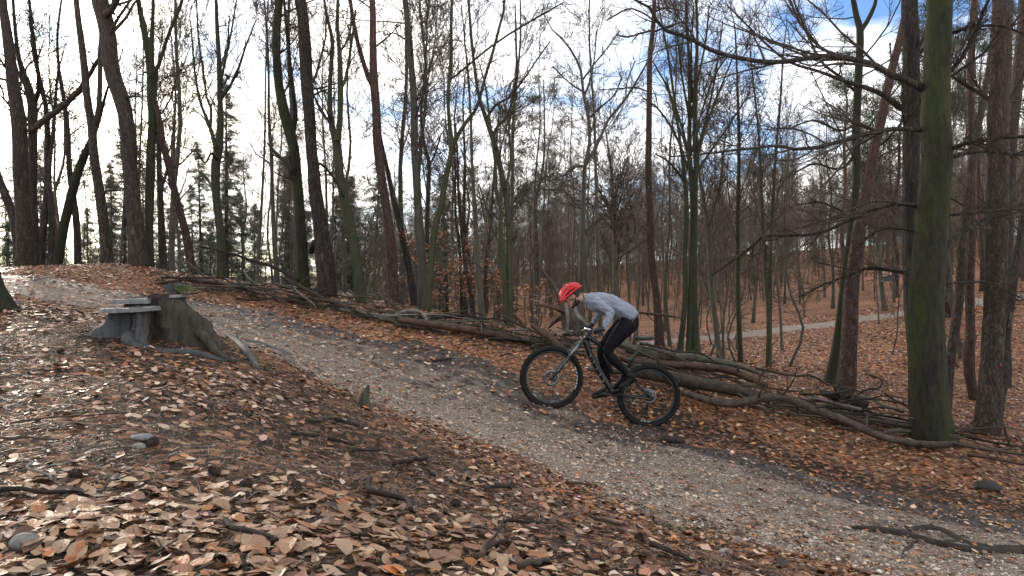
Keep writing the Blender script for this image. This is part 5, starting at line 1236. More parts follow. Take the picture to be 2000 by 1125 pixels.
for s in (-1, 1):
    g = Geo(); a = resample([(*B(1202, 768, s * .045), .014), (*B(1235, 774, s * .06), .012), (*B(1267, 778, s * .066), .013)], 8); g.tube(a[:, :3], a[:, 3], 10); part('chainstay', g, M['frame'])
    g = Geo(); a = resample([(*B(1214, 722, s * .03), .012), (*B(1238, 744, s * .055), .010), (*B(1266, 772, s * .066), .012)], 8); g.tube(a[:, :3], a[:, 3], 10); part('seatstay', g, M['frame'])
g = Geo().tube([B(1180, 690), B(1188, 708), B(1196, 728)], [.014, .022, .014], 12); part('rear_shock', g, M['frame_m'])
g = Geo(); a = resample([(*B(1189, 706), .024)] * 1 + [(*B(1192, 716), .027), (*B(1196, 727), .02)], 6); 
# fork
AX = np.array(FW); CR = np.array((1131, 671)); dv = (AX - CR)
stee = Geo().tube([B(1151, 650), B(1139, 669)], .016, 10)
fk = ob('fork', stee.mesh('fork', M['frame_m'], True, bike_base), bike)
for s in (-1, 1):
    p = lambda t, o=0: B(CR[0] + dv[0] * t + o, CR[1] + dv[1] * t, s * .062)
    ob('stanchion', Geo().tube([p(-.02), p(.5)], .0175, 12).mesh('stanchion', M['steel'] if s < 0 else M['frame_m'], True, bike_base), fk)
    ob('lower_leg', Geo().tube([p(.36), p(.4), p(.7), p(1.0), p(1.05)], [.02, .0235, .022, .019, .016], 12).mesh('lower_leg', M['frame'], True, bike_base), fk)
ob('fork_crown', Geo().tube([B(*CR, -.075), B(*(CR + np.array([7, -2])), -.03), B(*(CR + np.array([8, -3])), .03), B(*CR, .075)], .022, 10).mesh('fork_crown', M['frame_m'], True, bike_base), fk)
p = lambda t: B(CR[0] + dv[0] * t, CR[1] + dv[1] * t)
ob('brake_arch', Geo().tube([p(.38) + [0, -.06, 0], p(.3) + [-.03, -.03, .03], p(.3) + [-.03, .03, .03], p(.38) + [0, .06, 0]], .011, 8).mesh('brake_arch', M['frame'], True, bike_base), fk)
dg = Geo()
for t0, t1 in ((.44, .5), (.53, .6), (.63, .7), (.73, .8)):
    p0 = B(CR[0] + dv[0] * t0, CR[1] + dv[1] * t0, -.0865); p1 = B(CR[0] + dv[0] * t1, CR[1] + dv[1] * t1, -.0865); e = np.array([.011, 0, .009])
    dg.add(np.array([p0 - e, p0 + e, p1 + e, p1 - e]), np.array([[0, 1, 2, 3]]))
ob('fork_decal', dg.mesh('fork_decal', M['white'], False, bike_base), fk)
part('axle_cap', Geo().tube([B(*FW, -.085), B(*FW, -.06)], .014, 12), M['frame_m'])
part('brake_caliper', Geo().box(B(1090, 722, -.05), (.05, .03, .06)), M['frame_m'], smooth=False)
# cockpit
part('stem', Geo().tube([B(1152, 647), B(1146, 645), B(1143, 644)], [.022, .02, .022], 12), M['frame_m'])
hb = Geo(); a = resample([(*B(1158, 645, -.38), .0115), (*B(1152, 643, -.22), .0115), (*B(1143, 644, -.06), .0155), (*B(1143, 644, .06), .0155), (*B(1152, 643, .22), .0115), (*B(1158, 645, .38), .0115)], 24); hb.tube(a[:, :3], a[:, 3], 10)
hbo = part('handlebar', hb, M['frame_m'])
for s in (-1, 1):
    ob('grip', Geo().tube([B(1158.5, 645, s * .385), B(1155, 644, s * .27)], .0165, 12).mesh('grip', M['tyre'], True, bike_base), hbo)
    lv = Geo(); lv.tube([B(1149, 646, s * .2), B(1143, 647, s * .22), B(1140, 648.5, s * .27), B(1139, 649, s * .33)], [.008, .006, .005, .004], 8)
    ob('brake_lever', lv.mesh('brake_lever', M['silver'], True, bike_base), hbo)
    ob('lever_clamp', Geo().tube([B(1152, 643, s * .2), B(1146, 641, s * .19), B(1139, 640, s * .15)], [.014, .013, .009], 10).mesh('lever_clamp', M['silver'] if s < 0 else M['frame_m'], True, bike_base), hbo)
for q, (y0, e) in enumerate(((-.1, -.12), (.05, .1))):
    a = resample([(*B(1139, 640, y0), .0025), (*B(1128, 652, y0 * .5), .0025), (*B(1134, 672, e * .6), .0025), (*B(1120, 690, e), .0025)], 12); part('cable', Geo().tube(a[:, :3], a[:, 3], 6), M['tyre'])
# saddle and post
part('seat_post', Geo().tube([B(1226, 718), B(1240, 694), B(1252, 673)], [.0165, .0155, .0145], 12), M['frame_m'])
sg = Geo(); n = 13
prof = [(0, .02, .012), (.1, .024, .018), (.35, .032, .02), (.6, .05, .022), (.8, .07, .024), (.93, .07, .022), (1, .05, .012)]
rows = []
for t, hw, hh in prof:
    c = B(1240 + 38 * t, 660 + 5 * math.sin(t * 3.1) * .4 + (1.5 if t < .1 else 0) - 1.5 * t)
    u = np.arange(n) / n * 6.28318; rows.append(np.column_stack([np.full(n, c[0]), c[1] + np.cos(u) * hw, c[2] + np.sin(u) * hh]))
V = np.vstack(rows); i = np.arange(n); j = (i + 1) % n
Q = np.concatenate([np.stack([i + r * n, j + r * n, j + (r + 1) * n, i + (r + 1) * n], 1) for r in range(len(prof) - 1)])
sg.add(V, [Q, np.vstack([np.stack([j, i, np.full(n, 0)], 1)[1:-1], np.stack([i + 6 * n, j + 6 * n, np.full(n, 6 * n)], 1)[1:-1]])])
sd = part('saddle', sg, M['frame_m'])
for s in (-1, 1): ob('saddle_rail', Geo().tube([B(1246, 664, s * .02), B(1252, 670, s * .022), B(1262, 670, s * .022), B(1271, 664, s * .03)], .004, 6).mesh('saddle_rail', M['steel'], True, bike_base), sd)
# drivetrain (far side) and cranks
PN = (1221, 754); PF = (1170, 775)
part('chainring', Geo().add(*disc(B(*BBp, .055), .03, .066, .002)), M['steel'])
for (pe, s) in ((PN, -1), (PF, 1)):
    part('crank_arm', Geo().tube([B(*BBp, s * .06), B(*pe, s * .075)], [.017, .012], 10), M['frame_m'])
    pd = Geo().box(B(*pe, s * .13), (.1, .1, .016), Matrix.Rotation(.25 if s < 0 else -.12, 3, 'Y')).tube([B(*pe, s * .07), B(*pe, s * .18)], .006, 8); part('pedal', pd, M['frame_m'], smooth=False)
ch = Geo(); r1, r2 = .066 / UP, .045 / UP
ch.tube([B(BBp[0] + 1, BBp[1] - r1, .055), B(RWH[0], RWH[1] - r2, .045)], .0035, 5).tube([B(BBp[0], BBp[1] + r1, .055), B(1262, 793, .05), B(1266, 805, .05)], .0035, 5); part('chain', ch, M['steel'])
part('derailleur', Geo().tube([B(1268, 780, .06), B(1266, 792, .062), B(1264, 806, .06)], [.016, .018, .014], 8).add(*disc(B(1264, 806, .05), .004, .018, .003)), M['frame_m'])
part('rear_caliper', Geo().box(B(1258, 765, -.05), (.045, .03, .05)), M['frame_m'], smooth=False)
# ------------------------------------------------------------------ rider
M['skin'] = simple('skin', (.42, .24, .17), .5, var=.1, scale=20)
M['hair'] = simple('dark_hair', (.03, .02, .014), .7, var=.4, scale=120)
def jersey_mat():
    m, nt, b = new_mat('grey_jersey'); v = coords(nt); f = noise(nt, v, 9, 4, .5, .6); w = noise(nt, v, 350, 2)
    c = ramp_node(nt, f, [(.3, (.17, .187, .232)), (.7, (.24, .262, .318))]); nt.links.new(c, b.inputs['Base Color']); b.inputs['Roughness'].default_value = .85
    b.inputs['Sheen Weight'].default_value = .2
    bump(nt, b, mth(nt, 'ADD', mth(nt, 'MULTIPLY', f, 1.0), mth(nt, 'MULTIPLY', w, .04)), .8, .05); return m
M['jersey'] = jersey_mat(); M['tights'] = simple('black_tights', (.006, .006, .008), .7, var=.3, scale=12, spec=.12)
M['glove'] = simple('black_glove', (.012, .012, .013), .6, var=.3); M['shoe'] = simple('black_shoe', (.009, .009, .009), .6, var=.3, spec=.2)
M['helmet'] = simple('red_helmet', (.5, .008, .014), .25, var=.08); M['helmet_in'] = simple('helmet_foam', (.02, .015, .015), .7)
M['strap'] = simple('black_strap', (.012, .012, .012), .7); M['eye'] = simple('dark_eye', (.02, .015, .012), .2)
J = dict(  # joints: px, py, dy
 neck=(1140,582,0), chest=(1159,590,0), mid=(1187,594,0), waist=(1214,606,0), hip=(1226,624,0), pelvis=(1227,634,0),
 sh=(1160,591,.165), el=(1187,608,.245), wr=(1170,640,.315), hip_j=(1224,632,.085))
person_base = B(1195, 800); person_base[2] = H1(person_base[0], person_base[1])
person = thing('person', person_base, 'cyclist in red helmet, grey long-sleeved jersey and black tights, crouched over the handlebar', 'person')
def cone_chain(g, pts, n=18, sides=16, lat=None):
    """pts: (px,py,dy,r) or with lateral radius 5th; elliptical sweep"""
    pts = np.array([(*B(p[0], p[1], p[2]), p[3], (p[4] if len(p) > 4 else p[3])) for p in pts])
    d = np.concatenate([[0], np.cumsum(np.linalg.norm(np.diff(pts[:, :3], axis=0), axis=1))]); t = np.linspace(0, d[-1], n)
    q = resample(pts[:, :4], n); lat = np.interp(t, d, pts[:, 4])
    T = np.gradient(q[:, :3], axis=0); T /= np.linalg.norm(T, axis=1, keepdims=True)
    ey = np.array([0, 1., 0]); A = ey[None] - (T @ ey)[:, None] * T; A /= np.linalg.norm(A, axis=1, keepdims=True); Bn = np.cross(T, A)
    u = np.arange(sides) / sides * 6.28318
    V = q[:, None, :3] + A[:, None] * np.cos(u)[None, :, None] * lat[:, None, None] + Bn[:, None] * np.sin(u)[None, :, None] * q[:, 3][:, None, None]
    # rounded ends
    V = V.reshape(-1, 3); idx = np.arange(n * sides).reshape(n, sides); a = idx[:-1]; b = np.roll(a, -1, 1); c = idx[1:]; dd = np.roll(c, -1, 1)
    Q = np.stack([a, b, dd, c], -1).reshape(-1, 4); m = len(V)
    V = np.vstack([V, q[0, :3] - T[0] * q[0, 3] * .5, q[-1, :3] + T[-1] * q[-1, 3] * .5]); i = np.arange(sides); j = (i + 1) % sides; o = (n - 1) * sides
    g.add(V, [Q, np.vstack([np.stack([j, i, np.full(sides, m)], 1), np.stack([i + o, j + o, np.full(sides, m + 1)], 1)])])
def torso(g, k=0.0, lo=True):
    pts = [(1141,581,0,.052 - k,.058 - k), (1150,585,0,.085 - k,.13 - k), (1163,590,0,.118 - k,.185 - k), (1188,595,0,.128 - k,.165 - k), (1210,604,0,.108 - k,.142 - k), (1225,612,0,.106 - k,.15 - k)]
    if lo: pts += [(1232,621,0,.106 - k,.16 - k)]
    cone_chain(g, pts, 20, 22)
ARM = {-1: [(1159,589,-.155,.064), (1170,596,-.2,.058), (1181,603,-.235,.05), (1187,608,-.25,.044), (1183,618,-.27,.043), (1177,630,-.295,.036), (1171,640,-.315,.030)],
       1: [(1157,588,.155,.064), (1166,596,.2,.056), (1177,605,.25,.05), (1181,610,.262,.044), (1175,618,.275,.042), (1168,628,.3,.036), (1163,636,.318,.030)]}
LEG = {-1: [(1226,631,-.085,.112,.1), (1212,646,-.11,.098), (1196,664,-.135,.078), (1184,680,-.15,.062), (1186,690,-.15,.058), (1197,703,-.14,.057), (1211,717,-.13,.043), (1219,726,-.125,.036)],
       1: [(1226,631,.085,.112,.1), (1208,648,.11,.094), (1190,668,.13,.076), (1179,686,.14,.06), (1179,697,.14,.057), (1183,717,.135,.056), (1188,740,.13,.042), (1191,755,.13,.036)]}
# the body itself: one continuous figure under the clothes
fu = np.array([-.77, 0, -.64]); dn = np.array([.64, 0, -.77]); ey = np.array([0, 1., 0])     # head: forward, down
HC = B(1117.5, 578.5)
RH = np.column_stack([fu, ey, -dn])
def hp(f, y, u): return HC + fu * f + ey * y - dn * u
body = Geo(); torso(body, .014)
for s in (-1, 1):
    cone_chain(body, [(a, b, c, r - .012) for a, b, c, r, *_ in [x[:4] for x in ARM[s]]], 16, 12)
    cone_chain(body, [(x[0], x[1], x[2], x[3] - .014) for x in LEG[s]], 18, 12)
cone_chain(body, [(1120,579,0,.055), (1130,582,0,.054), (1140,582,0,.056), (1150,585,0,.07)], 10, 14)
body.ell(HC, (.098, .074, .1), RH); body.ell(hp(.03, 0, -.055), (.072, .06, .07), RH); body.ell(hp(.055, 0, -.095), (.034, .036, .026), RH)
body.ell(hp(.104, 0, -.02), (.022, .013, .03), RH, 10, 8); body.ell(hp(.098, 0, -.07), (.014, .024, .008), RH, 10, 8); body.ell(hp(.092, 0, .022), (.014, .05, .014), RH, 10, 8)
for s in (-1, 1): body.ell(hp(-.008, s * .074, -.012), (.02, .012, .032), RH, 10, 8)
ob('body', fuse(body, .0085, 3, M['skin'], person_base, 'body'), person)
def pp(name, geo, mat, smooth=True, par=None, label=None): return ob(name, geo.mesh(name, mat, smooth, person_base), par or person, label=label)
for s in (-1, 1): pp('eye', Geo().ell(hp(.09, s * .031, .0), (.011, .013, .011), RH, 10, 8), M['eye'])
bd = Geo(); bd.ell(hp(.018, 0, -.072), (.072, .064, .05), RH); bd.ell(hp(.066, 0, -.092), (.03, .04, .028), RH); bd.ell(hp(.095, 0, -.056), (.012, .03, .007), RH, 10, 8)
pp('beard', bd, M['hair'])
hr = Geo().ell(hp(-.02, 0, .006), (.086, .0785, .085), RH); pp('hair', hr, M['hair'])
# jersey and tights
jg = Geo(); torso(jg, 0)
for s in (-1, 1): cone_chain(jg, ARM[s], 20, 14)
jm = fuse(jg, .009, 5, M['jersey'], person_base, 'jersey')
co = np.empty(len(jm.vertices) * 3, np.float32); jm.vertices.foreach_get('co', co); co = co.reshape(-1, 3); no = np.empty(len(co) * 3, np.float32); jm.vertices.foreach_get('normal', no); no = no.reshape(-1, 3)
wx = (co[:, 0] + person_base[0] - B(1200, 0)[0]); wz = (co[:, 2] + person_base[2] - B(0, 604)[2])
fold = np.sin((wx * .5 + wz * 1.0) * 75 + 3 * fbm(co[:, 0] * 6 + 9, co[:, 2] * 6 + co[:, 1] * 3, 3, 2) * 6) * .5 + fbm(co[:, 0] * 14, co[:, 2] * 22 + co[:, 1] * 6, 9, 3) * 1.6
co += no * (fold * .006)[:, None]; jm.vertices.foreach_set('co', co.ravel()); jm.update()
jersey = ob('jersey', jm, person)
M['seam'] = simple('dark_seam', (.12, .125, .14), .8)
ca = np.arange(25) / 24 * 6.28318
hem = B(1233, 622.5); hx_ = np.array([.45, 0, .89]); ob('hem', Geo().tube([hem + hx_ * math.sin(q) * .104 + np.array([0, math.cos(q) * .157, 0]) for q in ca], .005, 6, False).mesh('hem', M['seam'], True, person_base), jersey)
col_ = B(1139.5, 580.5); ob('collar', Geo().tube([col_ + np.array([-.2, 0, .98]) * math.sin(q) * .056 + np.array([0, math.cos(q) * .06, 0]) for q in ca], .007, 6, False).mesh('collar', M['seam'], True, person_base), jersey)
tg = Geo(); cone_chain(tg, [(1226,618,0,.09,.13), (1229,625,0,.106,.15), (1229,634,0,.105,.165), (1222,645,0,.075,.13)], 12, 22)
for s in (-1, 1): cone_chain(tg, LEG[s], 26, 16)
tights = ob('tights', fuse(tg, .009, 5, M['tights'], person_base, 'tights', .012, 3), person)
# gloved hands closed on the grips
for s in (-1, 1):
    w = B(1171, 640, s * .315) if s < 0 else B(1163, 636, s * .318)
    gc = B(1157, 644.5, s * .335)                       # on the grip
    hg = Geo(); k1 = gc + np.array([.012, 0, .022])
    hg.tube([w + [0.004, 0, .012], (w + k1) / 2 + [0, 0, .006], k1], [.031, .034, .033], 12)
    hg.ell(k1 + [-.004, 0, -.002], (.03, .044, .021), None, 12, 8)
    for q, L in enumerate((.92, 1.0, .95, .8)):
        yo = (-.033 + q * .022) * (1 if s < 0 else -1) * -1
        c = gc + [0, yo, 0]
        ang = np.linspace(1.9, 1.9 + 2.9 * L, 6)
        pts = [c + np.array([math.cos(a) * .0265, 0, math.sin(a) * .0265]) for a in ang]
        if q == 0: pts = [c + [0, 0, .026], c + [-.03, 0, .022], c + [-.062, 0, .006], c + [-.074, 0, -.012], c + [-.07, 0, -.024]]
        hg.tube(pts, np.linspace(.0105, .0085, len(pts)), 8)
    th = gc + [.006, -s * .045, .0]
    hg.tube([k1 + [.012, -s * .03, -.004], th + [.024, 0, -.004], th + [.012, -s * .008, -.026], th + [-.012, -s * .01, -.026]], [.014, .0125, .011, .009], 8)
    ob('glove', fuse(hg, .0045, 2, M['glove'], person_base, 'glove'), person)
    pp('cuff', Geo().tube([w + [.004, 0, .01], w + [-.012, 0, -.004]], [.034, .033], 14), M['glove'])
# shoes
def shoe(an, heel, ball, toe, s):
    g = Geo(); P3 = lambda p: B(p[0], p[1], s * .13)
    cone = [(*an, s * .128, .04), ((an[0] + heel[0]) / 2, (an[1] + heel[1]) / 2, s * .13, .043), (*heel, s * .13, .036)]
    cone_chain(g, cone, 8, 12); cone_chain(g, [(*heel, s * .13, .034, .036), ((heel[0] + ball[0]) / 2, (heel[1] + ball[1]) / 2 - 3, s * .13, .038, .038), (*ball, s * .13, .032, .047), (*toe, s * .13, .02, .036)], 14, 14)
    o = ob('shoe', fuse(g, .007, 3, M['shoe'], person_base, 'shoe'), person)
    up = np.array([0, 0, .0]); a, b2 = P3(heel), P3(toe); dvv = (b2 - a) / np.linalg.norm(b2 - a); nn = np.array([dvv[2], 0, -dvv[0]]); nn = nn if nn[2] < 0 else -nn
    so = Geo(); m = (a + b2) / 2 + nn * .033; so.box(m, (np.linalg.norm(b2 - a) * 1.08, .08, .014), np.column_stack([dvv, [0, 1, 0], np.cross(dvv, [0, 1, 0])]))
    ob('sole', so.mesh('sole', M['tyre'], False, person_base), o)
shoe((1220,727), (1236,735), (1218,748), (1206,753), -1)
shoe((1191,757), (1200,768), (1174,770), (1160,775), 1)
# helmet: dark liner, red ribs with open vents, rim band, visor, straps
HO = hp(-.006, 0, .03)
def hel(th, ph, r):  # th along front(0)..back(pi), ph side -pi/2..pi/2
    f = math.cos(th) * .138; u = math.sin(th) * .112
    return HO + (fu * f * math.cos(ph * .62) ** .5 + -dn * u * math.cos(ph) ** .8 + ey * .094 * math.sin(ph)) * r
liner = Geo().ell(HO + -dn * .0, (.126, .087, .098), RH, 20, 14); LV, LF = liner.arrays()
rel = (LV - HO) @ RH; rel[:, 2] = np.maximum(rel[:, 2], -.012 - .02 * (rel[:, 0] < -.03)); LV = rel @ RH.T + HO
helm = ob('helmet', mk_mesh('helmet', LV - person_base, LF, M['helmet_in']), person, label='glossy red cycling helmet with vents')
bands = [(-1.32, -1.0), (-.9, -.52), (-.4, -.08), (.08, .4), (.52, .9), (1.0, 1.32)]
for bi, (p0, p1) in enumerate(bands):
    nu, nv = 18, 5; V = []
    t0, t1 = (.05, 2.95) if abs(p0 + p1) < 1.8 else (.02, 3.0)
    for r in (1.06, .97):
        for a in np.linspace(t0, t1, nu):
            wob = .05 * math.sin((a - t0) / (t1 - t0) * 9.4) 
            for b in np.linspace(p0 - .02 - wob * .6, p1 + .02 + wob * .6, nv):
                rr = r + (.03 if r > 1 else 0) * math.cos((b - (p0 + p1) / 2) / (p1 - p0) * 2.6)
                V.append(hel(a, b, rr))
    V = np.array(V); idx = np.arange(nu * nv).reshape(nu, nv); gf = lambda I: np.stack([I[:-1, :-1], I[:-1, 1:], I[1:, 1:], I[1:, :-1]], -1).reshape(-1, 4)
    o2 = nu * nv; rim = np.concatenate([idx[0, :], idx[1:, -1], idx[-1, ::-1][1:], idx[::-1, 0][1:-1]]); rn = np.roll(rim, -1)
    ob('rib', mk_mesh('rib', V - person_base, [gf(idx)[:, ::-1], gf(idx) + o2, np.stack([rim, rn, rn + o2, rim + o2], 1)], M['helmet']), helm)
bp = [hel(a, ph, 1.03) for a, ph in [(0.02, 0), (.0, -.8), (.06, -1.35), (.8, -1.5), (1.57, -1.52), (2.4, -1.5), (3.05, -1.3), (3.13, -.7), (3.14, 0), (3.13, .7), (3.05, 1.3), (2.4, 1.5), (1.57, 1.52), (.8, 1.5), (.06, 1.35), (.0, .8), (.02, 0)]]
a = resample(np.column_stack([np.array(bp), np.full(len(bp), .013)]), 50); ob('rim_band', Geo().tube(a[:, :3], a[:, 3], 8, False).mesh('rim_band', M['helmet'], True, person_base), helm)
for a0, a1 in ((.25, .7), (.95, 1.5), (1.75, 2.35)):   # cross bridges
    ob('bridge', Geo().tube([hel(a0, ph, 1.03) for ph in np.linspace(-1.2, 1.2, 15)], .010, 6).mesh('bridge', M['helmet'], True, person_base), helm)
for s in (-1, 1):
    ch = hp(.03, s * .05, -.108)
    for q0 in (hp(.05, s * .085, -.0), hp(-.055, s * .082, -.0)):
        ob('strap', Geo().tube([q0, hp(.005, s * .082, -.05), ch], .0055, 5).mesh('strap', M['strap'], True, person_base), helm)
# ------------------------------------------------------------------ fallen leaves, needles, gravel
rl = np.random.default_rng(2024)
def leaf_template(rows, seed):
    """beech leaf: length 1, pointed oval, folded on the midrib and curled"""
    r = np.random.default_rng(seed); ts = np.linspace(0, 1, rows + 2)[1:-1]
    q = r.choice([.35, .6, 1.0]); fold = r.uniform(-.15, .4) * q; curl = r.uniform(-.5, .8) * q; tw = r.uniform(-.6, .6) * q; ec = r.uniform(-.5, .6) * q
    V = [[-.5, 0, 0]]
    for t in ts:
        w = .29 * math.sin(math.pi * t ** .85) ** .75 * (1 + r.normal(0, .09 if rows < 6 else .05))
        z = curl * (t - .5) ** 2 * 1.2
        for s in (-1, 0, 1):
            V.append([t - .5, s * w, z + abs(s) * (fold * w + ec * w * w * 2) + s * w * tw * (t - .5) + r.normal(0, .015 if rows < 6 else .006)])
    V.append([.5, r.normal(0, .03), curl * .25 * 1.2 + r.normal(0, .02)])
    n = len(V) - 1; Fq = []; Ft = [[0, 2, 1], [0, 3, 2]]
    for k in range(rows - 1):
        a = 1 + 3 * k
        Fq += [[a, a + 1, a + 4, a + 3], [a + 1, a + 2, a + 5, a + 4]]
    a = 1 + 3 * (rows - 1); Ft += [[a, a + 1, n], [a + 1, a + 2, n]]
    V = np.array(V); V[:, 2] -= V[:, 2].mean()
    tris = Ft + [[q[0], q[1], q[2]] for q in Fq] + [[q[0], q[2], q[3]] for q in Fq]
    return V, np.array(tris)
PAL = np.array([(.58, .41, .28), (.46, .29, .175), (.34, .18, .095), (.26, .115, .052), (.15, .063, .03), (.078, .036, .021), (.44, .16, .036), (.32, .1, .027), (.042, .023, .016), (.41, .275, .175)])
def leaf_z(x, y):
    """top of what the leaf lies on"""
    t, a = line_dist(x, y, trw)
    return H(x, y) + np.where(np.abs(t) < .95, .012, 0)
def zone(area, n):
    d = np.sqrt(rl.uniform(area[0] ** 2, area[1] ** 2, n)); px = rl.uniform(area[2], area[3], n)
    return (px - 1000) / F * d, d
def density(x, y):
    t, a = line_dist(x, y, trw)
    nz = fbm(x * 1.1, y * 1.1, 61, 4); nz2 = fbm(x * .45 + 7, y * .45, 71, 3)
    bank = (t < -1.0)
    d = np.full(len(x), .5)
    near = np.clip((3.3 + nz2 * 1.5 - y) / .9, 0, 1)                               # drift of leaves at the camera's feet
    d = np.where(bank, np.clip(.06 + nz * .85 + near * .62 * np.clip((.9 - x) / .6, 0, 1), .035, 1), d)
    edge_n = np.exp(-((t + 1.12 + .25 * nz) / .22) ** 2); edge_f = np.exp(-((t - 1.2) / .3) ** 2)
    d = np.maximum(d, np.maximum(edge_n, edge_f) * .95)
    d = np.where(np.abs(t) < .95 + .5 * nz, .06 + .25 * np.clip(nz2 * 2.5 + .1, 0, 1) + .3 * np.clip(np.abs(t + .1) - .55, 0, 1) + .14 * (x < -1) + .12 * np.clip(t, 0, 1), d)
    d = np.where(t > 1.2, .75 + nz * .5, d)
    d = np.where((t < -1) & (y > 7.0), .65, d)                          # round the stump and up the crest
    d = np.where((x > 1.2) & (t > .85) & (t < 1.55 + .5 * nz), d * np.clip(.38 + .7 * nz2 + .25 * (t - .9), .2, 1), d)          # wet bare strip beyond the wheel line
    return np.clip(d, .02, 1), t
def colours(n, t, x, y):
    w = np.tile(np.array([1.7, 1.8, 1.8, 1.7, 1.4, 1.3, .45, .6, 1.1, .8]), (n, 1))
    rust = np.exp(-((np.abs(t) - 1.2) / .45) ** 2) + (t > 1.0) * .9
    w += rust[:, None] * np.array([-.9, -.6, .2, 1.6, 2.2, 1.2, .9, 1.8, .6, -.3])[None]
    w = np.maximum(w, .05); c = np.cumsum(w, 1); c /= c[:, -1:]
    k = (rl.uniform(0, 1, n)[:, None] > c).sum(1)
    col = PAL[np.clip(k, 0, 9)] * rl.uniform(.72, 1.2, (n, 1)) * (1 + rl.normal(0, .05, (n, 3)))
    return np.clip(col, .01, .7)
def leaf_frames(x, y, L, tilt):
    n = len(x); e = .06
    hx = (H(x + e, y) - H(x - e, y)) / (2 * e); hy = (H(x, y + e) - H(x, y - e)) / (2 * e)
    N = unit(np.stack([-hx, -hy, np.ones(n)], 1) + rl.normal(0, tilt, (n, 3)))
    a = rl.uniform(0, 6.28, n); T = np.stack([np.cos(a), np.sin(a), np.zeros(n)], 1); T = unit(T - (T * N).sum(1, keepdims=True) * N)
    Bv = np.cross(N, T); return T, Bv, N
def scatter_leaves(x, y, t, L, rows, tilt, hmax, nvar):
    n = len(x); T, Bv, N = leaf_frames(x, y, L, tilt); z = leaf_z(x, y) + rl.uniform(.003, hmax, n)
    C = np.stack([x, y, z], 1); col = colours(n, t, x, y); var = rl.integers(0, nvar, n); g = Geo(); cols = []
    for v in range(nvar):
        tv, tf = leaf_template(rows, 1000 * rows + v); s = np.where(var == v)[0]
        if not len(s): continue
        P3 = C[s][:, None] + L[s][:, None, None] * (tv[None, :, 0:1] * T[s][:, None] + tv[None, :, 1:2] * Bv[s][:, None] + tv[None, :, 2:3] * N[s][:, None])
        k = len(tv); g.add(P3.reshape(-1, 3), (tf[None] + (np.arange(len(s)) * k)[:, None, None]).reshape(-1, 3))
        cc = np.repeat(col[s], k, 0).reshape(len(s), k, 3); cc *= (1 - .25 * np.abs(tv[None, :, 0:1])) ; cols.append(cc.reshape(-1, 3))
    return g, np.vstack(cols)
# near bank and trail
x, y = zone((1.2, 6.6, -260, 2360), 42000); dn_, t = density(x, y); m = rl.uniform(0, 1, len(x)) < dn_; x, y, t = x[m], y[m], t[m]
L = (.024 + .058 * rl.beta(1.5, 1.4, len(x))) * (1 - .15 * (np.abs(t) < 1.3)) * (1 + .08 * np.clip(3.2 - y, 0, 1))
# the 300 leaves that show largest are pieces of the ground one by one
zc = leaf_z(x, y); py = 562.5 + (CZ - zc) / y * F; pxx = 1000 + x / y * F
score = np.where((py < 1120) & (pxx > 5) & (pxx < 1995), L / np.hypot(x, y), 0); order = np.argsort(-score); big = order[:300]; rest = order[300:]
lm = []
for v in range(20):
    tv, tf = leaf_template(9, 5000 + v); tv[:, 2] += .03 * fbm(tv[:, 0] * 7 + v * 9, tv[:, 1] * 7, v, 3); lm.append(mk_mesh('leaf', tv, [tf], M['leaf_single']))
T, Bv, N = leaf_frames(x[big], y[big], L[big], .2)
for i, k in enumerate(big):
    o = ob('leaf', lm[(i * 5) % 20], ground); Mx = Matrix(np.column_stack([T[i], Bv[i], N[i]]).tolist()).to_4x4() @ Matrix.Scale(float(L[k]) * 1.05, 4)
    Mx.translation = Vector((float(x[k]), float(y[k]), float(zc[k]) + .018 + .012 * random.random())); o.matrix_basis = Mx
g, c = scatter_leaves(x[rest], y[rest], t[rest], L[rest], 3, .2, .022, 24); 
V0, F0 = g.arrays()
x, y = zone((6.6, 14.5, -200, 2300), 60000); dn_, t = density(x, y); m = rl.uniform(0, 1, len(x)) < dn_ * .9; x, y, t = x[m], y[m], t[m]
g2, c2 = scatter_leaves(x, y, t, rl.uniform(.05, .09, len(x)), 1, .2, .03, 8)
x, y = zone((14.5, 32, 1080, 2260), 58000); t = np.full(len(x), 1.3); f2, _ = line_dist(x, y, FPW); m = (np.abs(f2) > .95) | (rl.uniform(0, 1, len(x)) < .06); x, y, t = x[m], y[m], t[m]
g3, c3 = scatter_leaves(x, y, t, rl.uniform(.07, .12, len(x)), 1, .2, .03, 6); c3 = np.minimum(c3 * 1.35, .6)  # leaf colours in the hollow raised to stand in for light lost under the trees
G3 = Geo(); G3.add(V0, F0); G3.add(*g2.arrays()); G3.add(*g3.arrays())
ob('leaf_litter', G3.mesh('leaf_litter', M['leaf'], True, col=np.vstack([c, c2, c3])), kind='stuff', label='loose brown and rust fallen beech leaves over the ground')
# crumbs: broken leaf, bark and bud scales over bank and trail
x, y = zone((1.3, 9.5, -200, 2300), 48000); t, _ = line_dist(x, y, trw); nz = fbm(x * 1.7, y * 1.7, 161, 3)
m = rl.uniform(0, 1, len(x)) < np.where(np.abs(t) < 1, .42 + nz, np.where(t < 0, .85, .3)) * np.clip(8 / (y + 3), 0, 1); x, y, t = x[m], y[m], t[m]
g4, c4 = scatter_leaves(x, y, np.sign(t) * 3., rl.uniform(.008, .026, len(x)), 1, .4, .012, 8)
ob('crumbs', g4.mesh('crumbs', M['leaf'], False, col=c4 * np.where(rl.uniform(0, 1, (len(c4) // 5, 1)) < .72, .36, .9).repeat(5, 0)), kind='stuff', label='leaf crumbs and bark bits on bank and trail')
